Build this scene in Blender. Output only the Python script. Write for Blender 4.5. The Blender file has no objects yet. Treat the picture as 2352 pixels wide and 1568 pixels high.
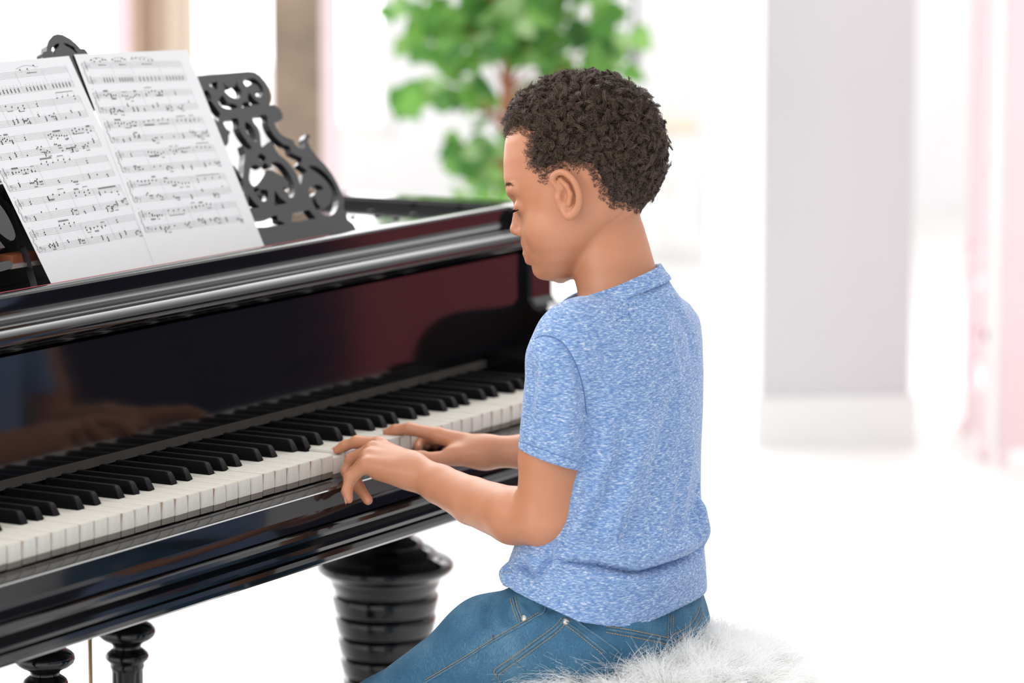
import bpy, bmesh, math, random
import numpy as np
from mathutils import Vector, Matrix
from mathutils.bvhtree import BVHTree

random.seed(5)
RNG = np.random.default_rng(7)
S = bpy.context.scene
COL = S.collection
KZ = 0.72                                   # height of the key tops above the floor

# ------------------------------------------------------------------ camera
W, H, F = 2352.0, 1568.0, 8000.0            # frame and focal length in pixels
CAM = np.array([-2.6556252, -2.10963292, 0.68032789 + KZ])
YAW, PITCH = 1.04608, 0.14177
_f = np.array([math.sin(YAW) * math.cos(PITCH), math.cos(YAW) * math.cos(PITCH), -math.sin(PITCH)])
_r = np.array([math.cos(YAW), -math.sin(YAW), 0.0])
_u = np.cross(_r, _f)
RM = np.array([_r, _u, _f])                 # rows: right, up, forward


def at(px, py, X=None, Y=None, Z=None, D=None):
    """the point of the place seen at a pixel, given one of its coordinates or its distance"""
    d = np.array([(px - W / 2) / F, -(py - H / 2) / F, 1.0]) @ RM
    if X is not None: t = (X - CAM[0]) / d[0]
    elif Y is not None: t = (Y - CAM[1]) / d[1]
    elif Z is not None: t = (Z - CAM[2]) / d[2]
    else: t = D
    return CAM + t * d


cd = bpy.data.cameras.new('camera')
cam = bpy.data.objects.new('camera', cd)
COL.objects.link(cam)
cd.sensor_width = 36.0
cd.lens = F / W * 36.0
cd.clip_start = 0.05
cd.clip_end = 200
cam.matrix_world = Matrix((( _r[0], _u[0], -_f[0], CAM[0]), (_r[1], _u[1], -_f[1], CAM[1]), (_r[2], _u[2], -_f[2], CAM[2]), (0, 0, 0, 1)))
cd.dof.use_dof = True
cd.dof.focus_distance = 3.78
cd.dof.aperture_fstop = 3.7
S.camera = cam

# ------------------------------------------------------------------ light and exposure
S.view_settings.view_transform = 'Standard'
S.view_settings.look = 'None'
S.view_settings.gamma = 1.0
S.view_settings.use_curve_mapping = False
S.view_settings.exposure = 0.35
wd = bpy.data.worlds.new('world')
S.world = wd
wd.use_nodes = True
_wt = wd.node_tree
_bg = _wt.nodes['Background']
_bg.inputs[0].default_value = (1.0, 0.992, 0.98, 1)
# overcast sky, brighter on the side of the far windows
_tc = _wt.nodes.new('ShaderNodeTexCoord')
_dp = _wt.nodes.new('ShaderNodeVectorMath'); _dp.operation = 'DOT_PRODUCT'
_dp.inputs[1].default_value = (0.72, 0.69, 0.05)
_wt.links.new(_tc.outputs['Generated'], _dp.inputs[0])
_mr = _wt.nodes.new('ShaderNodeMapRange')
_mr.interpolation_type = 'SMOOTHSTEP'
_mr.inputs[1].default_value = 0.15; _mr.inputs[2].default_value = 0.85
_mr.inputs[3].default_value = 0.95; _mr.inputs[4].default_value = 3.6
_wt.links.new(_dp.outputs['Value'], _mr.inputs[0])
_wt.links.new(_mr.outputs[0], _bg.inputs[1])


def area_light(name, loc, target, sx, sy, power, color=(1, 1, 1)):
    l = bpy.data.lights.new(name, 'AREA')
    l.shape = 'RECTANGLE'
    l.size, l.size_y, l.energy, l.color = sx, sy, power, color
    o = bpy.data.objects.new(name, l)
    COL.objects.link(o)
    o.location = loc
    o.rotation_euler = (Vector(target) - Vector(loc)).to_track_quat('-Z', 'Y').to_euler()
    return o


# daylight from the tall windows behind the piano and from the glazed side to the left
area_light('daylight_back', (2.6, 5.2, 3.0), (0.6, 0.0, 0.8), 4.5, 2.6, 110)
area_light('daylight_left', (-4.6, 1.6, 2.5), (0.6, -0.2, 0.9), 3.0, 2.4, 70, (1.0, 0.97, 0.94))


# ------------------------------------------------------------------ helpers
def link(o, parent=None):
    COL.objects.link(o)
    if parent is not None:
        o.parent = parent
    return o


def tag(o, label=None, cat=None, group=None, kind=None):
    if label: o['label'] = label
    if cat: o['category'] = cat
    if group: o['group'] = group
    if kind: o['kind'] = kind
    return o


def empty(name, loc=(0, 0, 0)):
    o = bpy.data.objects.new(name, None)
    o.location = loc
    COL.objects.link(o)
    return o


def mesh_obj(name, verts, faces, mats, parent=None, smooth=False, mi=None, loc=None):
    """verts are world coordinates; with a parent Empty they are stored relative to it"""
    me = bpy.data.meshes.new(name)
    v = np.asarray(verts, dtype=float)
    off = np.zeros(3)
    if loc is not None:
        off = np.array(loc, float)
    elif parent is not None:
        off = np.array(parent_origin(parent))
    me.from_pydata((v - off).tolist(), [], [list(map(int, f)) for f in faces])
    for m in (mats if isinstance(mats, (list, tuple)) else [mats]):
        me.materials.append(m)
    if mi is not None:
        me.polygons.foreach_set('material_index', np.asarray(mi, dtype=np.int32))
    me.polygons.foreach_set('use_smooth', np.full(len(me.polygons), bool(smooth)))
    me.update()
    o = bpy.data.objects.new(name, me)
    link(o, parent)
    if loc is not None:
        o.location = off - (np.array(parent_origin(parent)) if parent is not None else 0)
    return o


def parent_origin(o):
    p = Vector((0, 0, 0))
    while o is not None:
        p += o.location
        o = o.parent
    return p


class MB:
    """collects shapes for ONE mesh object"""
    def __init__(self):
        self.v, self.f = [], []

    def add(self, v, f):
        k = len(self.v)
        self.v += [tuple(map(float, p)) for p in v]
        self.f += [[i + k for i in q] for q in f]
        return self

    def box(self, x0, y0, z0, x1, y1, z1, bev=0.0):
        if bev <= 0:
            v = [(x, y, z) for z in (z0, z1) for y in (y0, y1) for x in (x0, x1)]
            return self.add(v, [(0, 2, 3, 1), (4, 5, 7, 6), (0, 1, 5, 4), (1, 3, 7, 5), (3, 2, 6, 7), (2, 0, 4, 6)])
        bm = bmesh.new()
        bmesh.ops.create_cube(bm, size=1)
        for q in bm.verts:
            q.co = Vector(((x0 + x1) / 2 + q.co.x * (x1 - x0), (y0 + y1) / 2 + q.co.y * (y1 - y0), (z0 + z1) / 2 + q.co.z * (z1 - z0)))
        bmesh.ops.bevel(bm, geom=bm.edges[:], offset=bev, segments=2, affect='EDGES')
        return self.bm(bm)

    def bm(self, bm, mat=None):
        bm.verts.index_update()
        self.add([(mat @ q.co if mat else q.co) for q in bm.verts], [[q.index for q in f.verts] for f in bm.faces])
        bm.free()
        return self

    def prism(self, prof, x0, x1):
        """closed (y, z) profile swept along X"""
        n = len(prof)
        v = [(x0, y, z) for y, z in prof] + [(x1, y, z) for y, z in prof]
        f = [(i, (i + 1) % n, n + (i + 1) % n, n + i) for i in range(n)]
        return self.add(v, f + [tuple(range(n))[::-1], tuple(range(n, 2 * n))])

    def obox(self, o, a, b, c):
        """box from corner o with edge vectors a, b, c"""
        o, a, b, c = map(np.array, (o, a, b, c))
        v = [o + i * a + j * b + k * c for k in (0, 1) for j in (0, 1) for i in (0, 1)]
        return self.add(v, [(0, 2, 3, 1), (4, 5, 7, 6), (0, 1, 5, 4), (1, 3, 7, 5), (3, 2, 6, 7), (2, 0, 4, 6)])

    def lathe(self, cx, cy, prof, seg=48, flute=0, fl=(1e9, -1e9), depth=0.0):
        n = len(prof)
        v, f = [], []
        for r, z in prof:
            for k in range(seg):
                a = 2 * math.pi * k / seg
                rr = r * (1 - depth * (0.5 - 0.5 * math.cos(flute * a))) if flute and fl[0] <= z <= fl[1] else r
                v.append((cx + rr * math.cos(a), cy + rr * math.sin(a), z))
        for i in range(n - 1):
            for k in range(seg):
                f.append((i * seg + k, i * seg + (k + 1) % seg, (i + 1) * seg + (k + 1) % seg, (i + 1) * seg + k))
        f.append(tuple(range(seg))[::-1])
        f.append(tuple(range((n - 1) * seg, n * seg)))
        return self.add(v, f)

    def tube(self, pts, r, seg=8, caps=True):
        pts = [np.array(p, float) for p in pts]
        n = len(pts)
        rs = r if isinstance(r, (list, tuple, np.ndarray)) else [r] * n
        v, f = [], []
        ref = None
        for i, p in enumerate(pts):
            t = pts[min(i + 1, n - 1)] - pts[max(i - 1, 0)]
            t = t / (np.linalg.norm(t) + 1e-12)
            if ref is None:
                ref = np.cross(t, (0, 0, 1.0)) if abs(t[2]) < 0.9 else np.cross(t, (1.0, 0, 0))
            ref = ref - t * (ref @ t)
            ref /= np.linalg.norm(ref) + 1e-12
            b = np.cross(t, ref)
            for k in range(seg):
                a = 2 * math.pi * k / seg
                v.append(p + rs[i] * (math.cos(a) * ref + math.sin(a) * b))
        for i in range(n - 1):
            for k in range(seg):
                f.append((i * seg + k, i * seg + (k + 1) % seg, (i + 1) * seg + (k + 1) % seg, (i + 1) * seg + k))
        if caps:
            f.append(tuple(range(seg))[::-1])
            f.append(tuple(range((n - 1) * seg, n * seg)))
        return self.add(v, f)

    def build(self, name, mat, parent=None, smooth=False, loc=None, sharp=None):
        o = mesh_obj(name, self.v, self.f, mat, parent, smooth or sharp is not None, loc=loc)
        if sharp is not None:
            o.data.set_sharp_from_angle(angle=math.radians(sharp))
        return o


def spline(pts, n=6, closed=False):
    p = np.array(pts, float)
    m = len(p)
    out = []
    for i in range(m if closed else m - 1):
        if closed:
            a, b, c, d = p[(i - 1) % m], p[i], p[(i + 1) % m], p[(i + 2) % m]
        else:
            a, b, c, d = p[max(i - 1, 0)], p[i], p[i + 1], p[min(i + 2, m - 1)]
        for k in range(n):
            t = k / n
            out.append(0.5 * (2 * b + (c - a) * t + (2 * a - 5 * b + 4 * c - d) * t * t + (3 * b - a - 3 * c + d) * t ** 3))
    if not closed:
        out.append(p[-1])
    return np.array(out)


# ------------------------------------------------------------------ materials
def lin(r, g, b):
    return tuple(((c / 255) / 12.92 if c / 255 <= 0.04045 else ((c / 255 + 0.055) / 1.055) ** 2.4) for c in (r, g, b)) + (1,)


class NT:
    def __init__(self, name):
        self.m = bpy.data.materials.new(name)
        self.m.use_nodes = True
        self.t = self.m.node_tree
        self.b = self.t.nodes['Principled BSDF']

    def n(self, kind, **kw):
        o = self.t.nodes.new(kind)
        for k, v in kw.items():
            if k.startswith('i_'):
                k = k[2:]
                o.inputs[int(k) if k.isdigit() else k.replace('_', ' ')].default_value = v
            else:
                setattr(o, k, v)
        return o

    def l(self, a, b):
        self.t.links.new(a, b)

    def set(self, **kw):
        for k, v in kw.items():
            self.b.inputs[k.replace('_', ' ')].default_value = v
        return self

    def ramp(self, fac, stops):
        r = self.n('ShaderNodeValToRGB')
        e = r.color_ramp.elements
        while len(e) < len(stops): e.new(0.5)
        for q, (p, c) in zip(e, stops):
            q.position = p
            q.color = c if len(c) == 4 else (*c, 1)
        self.l(fac, r.inputs[0])
        return r.outputs[0]

    def coords(self, scale=(1, 1, 1), rot=(0, 0, 0), out='Object'):
        c = self.n('ShaderNodeTexCoord')
        m = self.n('ShaderNodeMapping')
        m.inputs['Scale'].default_value = scale
        m.inputs['Rotation'].default_value = rot
        self.l(c.outputs[out], m.inputs[0])
        return m.outputs[0]

    def noise(self, vec, scale, detail=3.0, rough=0.5):
        o = self.n('ShaderNodeTexNoise')
        o.inputs['Scale'].default_value = scale
        o.inputs['Detail'].default_value = detail
        o.inputs['Roughness'].default_value = rough
        self.l(vec, o.inputs['Vector'])
        return o.outputs[0]

    def bump(self, h, strength, dist=0.001):
        o = self.n('ShaderNodeBump')
        o.inputs['Strength'].default_value = strength
        o.inputs['Distance'].default_value = dist
        self.l(h, o.inputs['Height'])
        self.l(o.outputs[0], self.b.inputs['Normal'])


def simple(name, col, rough=0.5, var=0.06, scale=6.0, bump=0.0, **kw):
    t = NT(name)
    v = t.coords()
    nz = t.noise(v, scale, 4)
    c = np.array(col[:3])
    t.l(t.ramp(nz, [(0.25, tuple(np.clip(c * (1 - var), 0, 1))), (0.75, tuple(np.clip(c * (1 + var), 0, 1)))]), t.b.inputs['Base Color'])
    t.set(Roughness=rough, **kw)
    if bump:
        t.bump(t.noise(v, scale * 12, 3), bump)
    return t.m


M_WALL = simple('white_wall_paint', (0.86, 0.86, 0.87), 0.8, 0.015)
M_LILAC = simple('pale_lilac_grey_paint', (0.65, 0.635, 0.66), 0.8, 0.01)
M_TRIMW = simple('white_trim_paint', (0.84, 0.84, 0.835), 0.45, 0.01)
M_PINK = simple('pale_pink_paint', (0.86, 0.66, 0.70), 0.5, 0.03)
M_ROSE = simple('rose_reflection_panel', (0.58, 0.125, 0.14), 0.6, 0.25, 2.0)
M_NAVY = simple('navy_reflection_panel', (0.012, 0.016, 0.045), 0.6, 0.1)
M_BEIGE = simple('beige_plaster', (0.46, 0.37, 0.29), 0.85, 0.06, 5.0)
M_POST = simple('weathered_brown_wood', (0.27, 0.21, 0.155), 0.8, 0.35, 7.0)
M_DOORMETAL = simple('aged_green_brass_knob', (0.05, 0.06, 0.035), 0.5, 0.05)
M_IVORYTOP = simple('beige_stone_top', (0.74, 0.66, 0.52), 0.6, 0.06)
M_POT = simple('white_glazed_pot', (0.8, 0.8, 0.78), 0.3, 0.02)
M_SOIL = simple('dark_potting_soil', (0.06, 0.04, 0.03), 0.95, 0.4, 40)
M_TRUNK = simple('reddish_brown_bark', (0.44, 0.16, 0.09), 0.8, 0.35, 25)
M_STOOLWOOD = simple('white_lacquered_wood', (0.8, 0.79, 0.77), 0.4, 0.03)
M_BRASS = simple('pedal_rod_brass', (0.42, 0.30, 0.17), 0.35, 0.1, Metallic=0.7)
M_BRONZE = simple('brown_wood_block', (0.20, 0.055, 0.022), 0.45, 0.2, 30)
M_FELT = simple('taupe_felt', (0.036, 0.031, 0.026), 0.95, 0.15, 60)
M_REDFELT = simple('red_felt', (0.30, 0.03, 0.03), 0.95, 0.15, 60)
M_RIVET = simple('dull_silver_rivet', (0.5, 0.47, 0.43), 0.4, 0.15, 300, Metallic=0.8)


def floor_mat():
    t = NT('white_floor_boards')
    v = t.coords(rot=(0, 0, math.radians(35)))
    br = t.n('ShaderNodeTexBrick')
    br.inputs['Color1'].default_value = (0.86, 0.855, 0.845, 1)
    br.inputs['Color2'].default_value = (0.82, 0.815, 0.805, 1)
    br.inputs['Mortar'].default_value = (0.60, 0.585, 0.56, 1)
    br.inputs['Scale'].default_value = 1.0
    br.inputs['Mortar Size'].default_value = 0.0015
    br.inputs['Brick Width'].default_value = 1.8
    br.inputs['Row Height'].default_value = 0.16
    t.l(v, br.inputs['Vector'])
    t.l(br.outputs[0], t.b.inputs['Base Color'])
    t.set(Roughness=0.35)
    return t.m


M_FLOOR = floor_mat()


def black_lacquer(name='black_piano_lacquer', base=0.0045, rough=0.07, wav=0.02):
    t = NT(name)
    v = t.coords()
    nz = t.noise(v, 9, 3)
    t.l(t.ramp(nz, [(0.2, (base * 0.8, base * 0.8, base)), (0.8, (base * 1.3, base * 1.2, base * 1.5))]), t.b.inputs['Base Color'])
    r = t.n('ShaderNodeMapRange')
    r.inputs[3].default_value = rough * 0.8
    r.inputs[4].default_value = rough * 1.6
    t.l(t.noise(t.coords(scale=(1, 6, 6)), 8, 4), r.inputs[0])
    t.l(r.outputs[0], t.b.inputs['Roughness'])
    t.set(IOR=1.5)
    t.bump(t.noise(t.coords(scale=(0.6, 3, 3)), 5, 2), wav, 0.002)
    return t.m


M_BLACK = black_lacquer()
M_DESK = black_lacquer('satin_black_fretwork', 0.012, 0.22, 0.0)
M_EBONY = black_lacquer('ebony_key', 0.004, 0.34, 0.0)
M_EBONY.node_tree.nodes['Principled BSDF'].inputs['Specular IOR Level'].default_value = 0.14


def ivory():
    t = NT('worn_ivory')
    v = t.coords()
    s = t.n('ShaderNodeSeparateXYZ')
    t.l(v, s.inputs[0])
    ax = t.n('ShaderNodeMath', operation='ABSOLUTE'); t.l(s.outputs[0], ax.inputs[0])
    # brown stain creeping in from the joints near the front edge, narrowing downwards
    mz = t.n('ShaderNodeMapRange'); mz.inputs[1].default_value = -0.016; mz.inputs[2].default_value = 0.0
    mz.inputs[3].default_value = 0.0112; mz.inputs[4].default_value = 0.0086
    t.l(s.outputs[2], mz.inputs[0])
    df = t.n('ShaderNodeMath', operation='SUBTRACT'); t.l(ax.outputs[0], df.inputs[0]); t.l(mz.outputs[0], df.inputs[1])
    mm = t.n('ShaderNodeMapRange'); mm.inputs[1].default_value = 0.0; mm.inputs[2].default_value = 0.0022
    t.l(df.outputs[0], mm.inputs[0])
    fy = t.n('ShaderNodeMapRange'); fy.inputs[1].default_value = 0.0018; fy.inputs[2].default_value = 0.0006
    t.l(s.outputs[1], fy.inputs[0])
    oi = t.n('ShaderNodeObjectInfo')
    rnd = t.n('ShaderNodeMapRange'); rnd.inputs[1].default_value = 0.1; rnd.inputs[2].default_value = 0.7
    t.l(oi.outputs['Random'], rnd.inputs[0])
    m1 = t.n('ShaderNodeMath', operation='MULTIPLY'); t.l(mm.outputs[0], m1.inputs[0]); t.l(fy.outputs[0], m1.inputs[1])
    m2 = t.n('ShaderNodeMath', operation='MULTIPLY'); t.l(m1.outputs[0], m2.inputs[0]); t.l(rnd.outputs[0], m2.inputs[1])
    nz = t.noise(t.coords(scale=(40, 8, 40)), 3, 4)
    base = t.ramp(nz, [(0.3, (0.68, 0.645, 0.56)), (0.7, (0.76, 0.74, 0.69))])
    mx = t.n('ShaderNodeMix', data_type='RGBA')
    t.l(m2.outputs[0], mx.inputs[0]); t.l(base, mx.inputs[6])
    mx.inputs[7].default_value = (0.30, 0.105, 0.025, 1)
    t.l(mx.outputs[2], t.b.inputs['Base Color'])
    t.set(Roughness=0.32)
    return t.m


M_IVORY = ivory()
M_KEYWOOD = simple('pale_key_wood', (0.22, 0.20, 0.17), 0.6, 0.1, 40)
M_PAPER = simple('white_score_paper', (0.79, 0.80, 0.81), 0.75, 0.015, 8)
M_INK = simple('black_printing_ink', (0.025, 0.025, 0.027), 0.7, 0.1)

# ------------------------------------------------------------------ the room
b = MB(); b.box(-7, -7, -0.05, 16, 15, 0.0)
tag(b.build('floor', M_FLOOR), 'pale white board floor of the bright room', kind='structure')

A = at(1743, 1027, Z=0.0); B = at(2089, 1021, Z=0.0)
E1 = (B - A); E1[2] = 0; WP = float(np.linalg.norm(E1)); E1 = E1 / WP
E2 = np.array([-E1[1], E1[0], 0.0])          # away from the camera
UP = np.array([0, 0, 1.0])
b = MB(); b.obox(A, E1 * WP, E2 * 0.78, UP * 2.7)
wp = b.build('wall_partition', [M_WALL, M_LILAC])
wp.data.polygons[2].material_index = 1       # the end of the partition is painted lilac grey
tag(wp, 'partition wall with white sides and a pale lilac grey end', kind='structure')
b = MB()
h = 0.118; t_ = 0.014
b.obox(A - E1 * t_ - E2 * t_, E1 * (WP + 2 * t_), E2 * t_, UP * h)
b.obox(A - E1 * t_, E1 * t_, E2 * 0.78, UP * h)
b.obox(A + E1 * WP, E1 * t_, E2 * 0.78, UP * h)
tag(b.build('baseboard_partition', M_TRIMW), 'white skirting board around the partition wall', kind='structure')


def RP(a, c, z=0.0):
    """room coordinates: a along the partition's end, c away from the camera"""
    return A + E1 * a + E2 * c + UP * z


# far wall with tall window openings; the daylight comes through them
def wall_strip(mb, a0, a1, z0, z1, c, th=0.2):
    mb.obox(RP(a0, c, z0), E1 * (a1 - a0), E2 * th, UP * (z1 - z0))


CB = 5.2
b = MB()
wall_strip(b, -9.0, 5.0, 0.0, 0.30, CB)
wall_strip(b, -9.0, 5.0, 2.55, 2.9, CB)
ops = [(-7.6, -5.6), (-4.7, -2.7), (-1.9, -0.5)]
xs = [-9.0] + [q for o in ops for q in o] + [5.0]
for i in range(0, len(xs), 2):
    wall_strip(b, xs[i], xs[i + 1], 0.30, 2.55, CB)
tag(b.build('wall_back', M_WALL), 'white far wall with tall windows', kind='structure')
for k, (a0, a1) in enumerate(ops):
    m = MB()
    f = 0.06
    for (p, q, r_, s_) in ((a0, a0 + f, 0.30, 2.55), (a1 - f, a1, 0.30, 2.55), (a0 + f, a1 - f, 0.30, 0.36), (a0 + f, a1 - f, 2.49, 2.55),
                           ((a0 + a1) / 2 - f / 2, (a0 + a1) / 2 + f / 2, 0.36, 2.49)):
        m.obox(RP(p, CB + 0.06, r_), E1 * (q - p), E2 * 0.06, UP * (s_ - r_))
    tag(m.build('window_%d' % (k + 1), M_TRIMW), 'tall white framed window in the far wall', kind='structure')

# the side of the room behind and to the right of the camera, mirrored in the black lacquer
b = MB(); b.box(4.3, -6.0, 0.0, 4.5, 0.2, 2.7)
tag(b.build('wall_right', M_WALL), 'white wall to the right of the piano', kind='structure')
b = MB(); b.box(4.27, -2.05, 0.0, 4.30, 0.2, 1.05)  # unseen rose panel, added for the red reflection in the fallboard
tag(b.build('reflection_panel_rose', M_ROSE), 'rose red panel added on the right wall to colour the lacquer reflections', kind='structure')
b = MB(); b.box(4.27, -6.0, 0.0, 4.30, -2.05, 1.05)  # unseen navy panel, added so the lacquer mirrors dark blue
tag(b.build('reflection_panel_navy', M_NAVY), 'dark navy panel added further along the right wall to darken the lacquer reflections', kind='structure')
b = MB(); b.box(-5.0, -6.0, 0.0, 4.3, -5.8, 2.7)
M_FRONTW = simple('slate_blue_wall_paint', (0.16, 0.19, 0.25), 0.8, 0.03)
tag(b.build('wall_front', M_FRONTW), 'wall behind the player', kind='structure')

# pink framed opening far behind the piano with curtains and a wooden post
DP = 8.0


def upright(name, mat, x0, x1, D, th, label, z0=0.0, z1=2.4, kind='structure'):
    p = at(x0, 200, D=D); q = at(x1, 200, D=D)
    p[2] = q[2] = z0
    m = MB(); m.obox(p, q - p, _f * np.array([1, 1, 0]) * th, UP * (z1 - z0))
    return tag(m.build(name, mat), label, kind=kind)


p0 = at(258, 200, D=DP); p1 = at(298, 200, D=DP); p2 = at(738, 200, D=DP); p3 = at(778, 200, D=DP)
b = MB()
FH = _f * np.array([1, 1, 0]); FH /= np.linalg.norm(FH)
for u, v in ((p0, p1), (p2, p3)):
    u = u.copy(); v = v.copy(); u[2] = v[2] = 0
    b.obox(u, v - u, FH * 0.05, UP * 2.3)
u = p0.copy(); v = p3.copy(); u[2] = v[2] = 2.3
b.obox(u, v - u, FH * 0.05, UP * 0.06)
tag(b.build('door_1', M_PINK), 'tall pink door frame behind the piano', kind='structure')
upright('trim_2', M_POST, 622, 742, 8.35, 0.10, 'weathered brown wooden post beyond the pink door frame')


def curtain(x0, x1, D, mat, label, amp, n, zt=2.25, zb=0.06):
    p = at(x0, 200, D=D); q = at(x1, 200, D=D)
    m = 90
    v, f = [], []
    for th in (0.0, 0.006):
        for i in range(m):
            t = i / (m - 1)
            o = p + (q - p) * t + FH * (amp * math.sin(t * n * 2 * math.pi) + th)
            v.append((o[0], o[1], zb)); v.append((o[0], o[1], zt))
    for i in range(m - 1):
        k = 2 * i
        f.append((k, k + 2, k + 3, k + 1)); k += 2 * m; f.append((k, k + 1, k + 3, k + 2))
    for k in (0, 2 * (m - 1)):
        f.append((k, k + 1, k + 1 + 2 * m, k + 2 * m))
    o = mesh_obj('curtain', v, f, mat, smooth=True)
    return tag(o, label, 'curtain')


M_CB = simple('beige_curtain_cloth', (0.50, 0.385, 0.29), 0.9, 0.03, 30)
M_CC = simple('cream_curtain_light_tone', (0.80, 0.70, 0.60), 0.9, 0.02, 30)  # paler cloth colour paints the beige brightening towards the right
curtain(292, 372, 8.12, M_CB, 'beige curtain hanging beside the left post of the pink door frame', 0.012, 2)
curtain(366, 452, 8.16, M_CC, 'cream curtain, paler to paint in light from the right, hanging between the beige curtain and the brown post', 0.012, 2)


# ------------------------------------------------------------------ flat panels with cut-outs
from mathutils.geometry import tessellate_polygon


def fret(outline, holes, to3d, normal, th):
    """a board of thickness th cut to an outline with holes; to3d maps 2D to the front face"""
    loops = [list(map(tuple, np.asarray(l)[:, :2])) for l in [outline] + list(holes)]
    vv = [Vector((p[0], p[1], 0)) for l in loops for p in l]
    tris = tessellate_polygon([[Vector((p[0], p[1], 0)) for p in l] for l in loops])
    n = len(vv)
    fr = [np.array(to3d(p.x, p.y)) for p in vv]
    nb = np.array(normal) * th
    v = fr + [p - nb for p in fr]
    f = []
    for t in tris:
        a, c, d = [fr[i] for i in t]
        if np.dot(np.cross(c - a, d - a), normal) < 0: t = (t[0], t[2], t[1])
        f.append(tuple(t)); f.append((t[2] + n, t[1] + n, t[0] + n))
    k = 0
    for l in loops:
        m = len(l)
        for i in range(m):
            j = (i + 1) % m
            f.append((k + i, k + j, k + j + n, k + i + n))
        k += m
    bm = bmesh.new()
    bv = [bm.verts.new(p) for p in v]
    for q in f:
        try: bm.faces.new([bv[i] for i in q])
        except ValueError: pass
    bmesh.ops.recalc_face_normals(bm, faces=bm.faces[:])
    return bm


# pink folding screen at the right edge
N0 = at(2263, 1029, Z=0.03); N1 = at(2213, 962, Z=0.03)
d1 = N1 - N0; L1 = float(np.linalg.norm(d1)); d1 /= L1
scr = empty('folding_screen', (N0[0], N0[1], 0))
tag(scr, 'pale pink folding screen with oval cut-outs beside the grey partition end', 'folding screen')
n1 = np.cross(UP, d1)
if n1 @ (CAM - N0) < 0: n1 = -n1


def scr_uv(px, py):
    d = np.array([(px - W / 2) / F, -(py - H / 2) / F, 1.0]) @ RM
    t = ((N0 - CAM) @ n1) / (d @ n1)
    p = CAM + t * d - N0
    return p @ d1, p[2]


holes = []
for cx, cy, rx, ry, sl in ((2235, 576, 15, 22, 8), (2239, 640, 17, 30, 10), (2246, 777, 13, 28, 12), (2240, 860, 17, 42, 12)):
    holes.append([scr_uv(cx + rx * math.cos(a) , cy + ry * math.sin(a) + sl * math.cos(a)) for a in np.linspace(0, 2 * math.pi, 20, endpoint=False)])
bm = fret([(0, 0), (L1, 0), (L1, 1.9), (0, 1.9)], holes, lambda u, v: N0 + d1 * u + UP * v, n1, 0.02)
m = MB(); m.bm(bm); m.build('pierced_panel', M_PINK, scr)
Q0 = at(2291, 1034, Z=0.03)
Q0n = Q0.copy()
m = MB(); m.obox(Q0n, E1 * 0.55, E2 * 0.022, UP * 1.9); m.build('panel', M_PINK, scr)
m = MB(); m.obox(N0 + E1 * 0.004, Q0n - N0 - E1 * 0.006, E2 * 0.03, UP * 1.9); m.build('stile', M_TRIMW, scr)
kp = at(2273, 772, D=float((N0 - CAM) @ _f) - 0.02)
m = MB(); bm = bmesh.new(); bmesh.ops.create_uvsphere(bm, u_segments=16, v_segments=10, radius=0.015); m.bm(bm, Matrix.Translation(Vector(kp)))
m.tube([kp, kp + E2 * 0.03], 0.005, 10)
m.build('knob', M_DOORMETAL, scr, smooth=True)
for p in (N0 + E2 * 0.01, N0 + d1 * L1 * 0.95, Q0n + E1 * 0.015 + E2 * 0.01, Q0n + E1 * 0.53 + E2 * 0.01):
    m = MB(); m.lathe(p[0], p[1], [(0.010, 0.0), (0.014, 0.008), (0.014, 0.02), (0.009, 0.031)], 14); m.build('foot', M_PINK, scr, smooth=True)

# low white cabinet far behind the boy's neck
c0 = at(1470, 610, Z=0.0)
DC = float((c0 - CAM) @ _f)
c1 = at(1598, 610, D=DC)
cabt = empty('cabinet', (c0[0], c0[1], 0))
tag(cabt, 'low white cabinet with a beige top seen past the nape of the boy', 'cabinet')
cz = float(at(1500, 284, D=DC)[2])
wv = c1 - c0; wv[2] = 0; wl = float(np.linalg.norm(wv)); wv /= wl
bv_ = np.array([-wv[1], wv[0], 0])
m = MB(); m.obox(c0 + UP * 0.05, wv * wl, bv_ * 0.35, UP * (cz - 0.075)); m.build('body', M_TRIMW, cabt)
m = MB(); m.obox(c0 - bv_ * 0.015 - wv * 0.01 + UP * (cz - 0.022), wv * (wl + 0.02), bv_ * 0.38, UP * 0.022); m.build('top', M_IVORYTOP, cabt)
for k in range(2):
    m = MB(); m.obox(c0 - bv_ * 0.012 + wv * (0.006 + k * wl / 2) + UP * 0.06, wv * (wl / 2 - 0.012), bv_ * 0.0125, UP * (cz - 0.095)); dr = m.build('door', M_TRIMW, cabt)
    kk = c0 - bv_ * 0.02 + wv * (wl / 2 + (-0.02 if k == 0 else 0.02)) + UP * cz * 0.55
    m = MB(); bm = bmesh.new(); bmesh.ops.create_uvsphere(bm, u_segments=10, v_segments=6, radius=0.008); m.bm(bm, Matrix.Translation(Vector(kk))); m.build('knob', M_IVORYTOP, dr, smooth=True)
m = MB()
m.obox(c0 + UP * 0.0 + wv * 0.01 + bv_ * 0.02, wv * (wl - 0.02), bv_ * 0.32, UP * 0.052); m.build('plinth', M_TRIMW, cabt)

# dark cord of a blind to the right of the plant
pc = at(1457, 150, D=8.6)
m = MB()
top = pc.copy(); top[2] = 2.5
m.tube([top, pc + UP * 0.1], 0.005, 8)
m.lathe(pc[0], pc[1], [(0.006, pc[2] + 0.11), (0.013, pc[2] + 0.07), (0.014, pc[2] + 0.02), (0.004, pc[2])], 12)
M_CORD = simple('dark_green_grey_cord', (0.06, 0.08, 0.08), 0.7, 0.1)
tag(m.build('blind_cord', M_CORD, smooth=True), 'thin dark blind cord hanging to the right of the green plant', 'cord')


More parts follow.
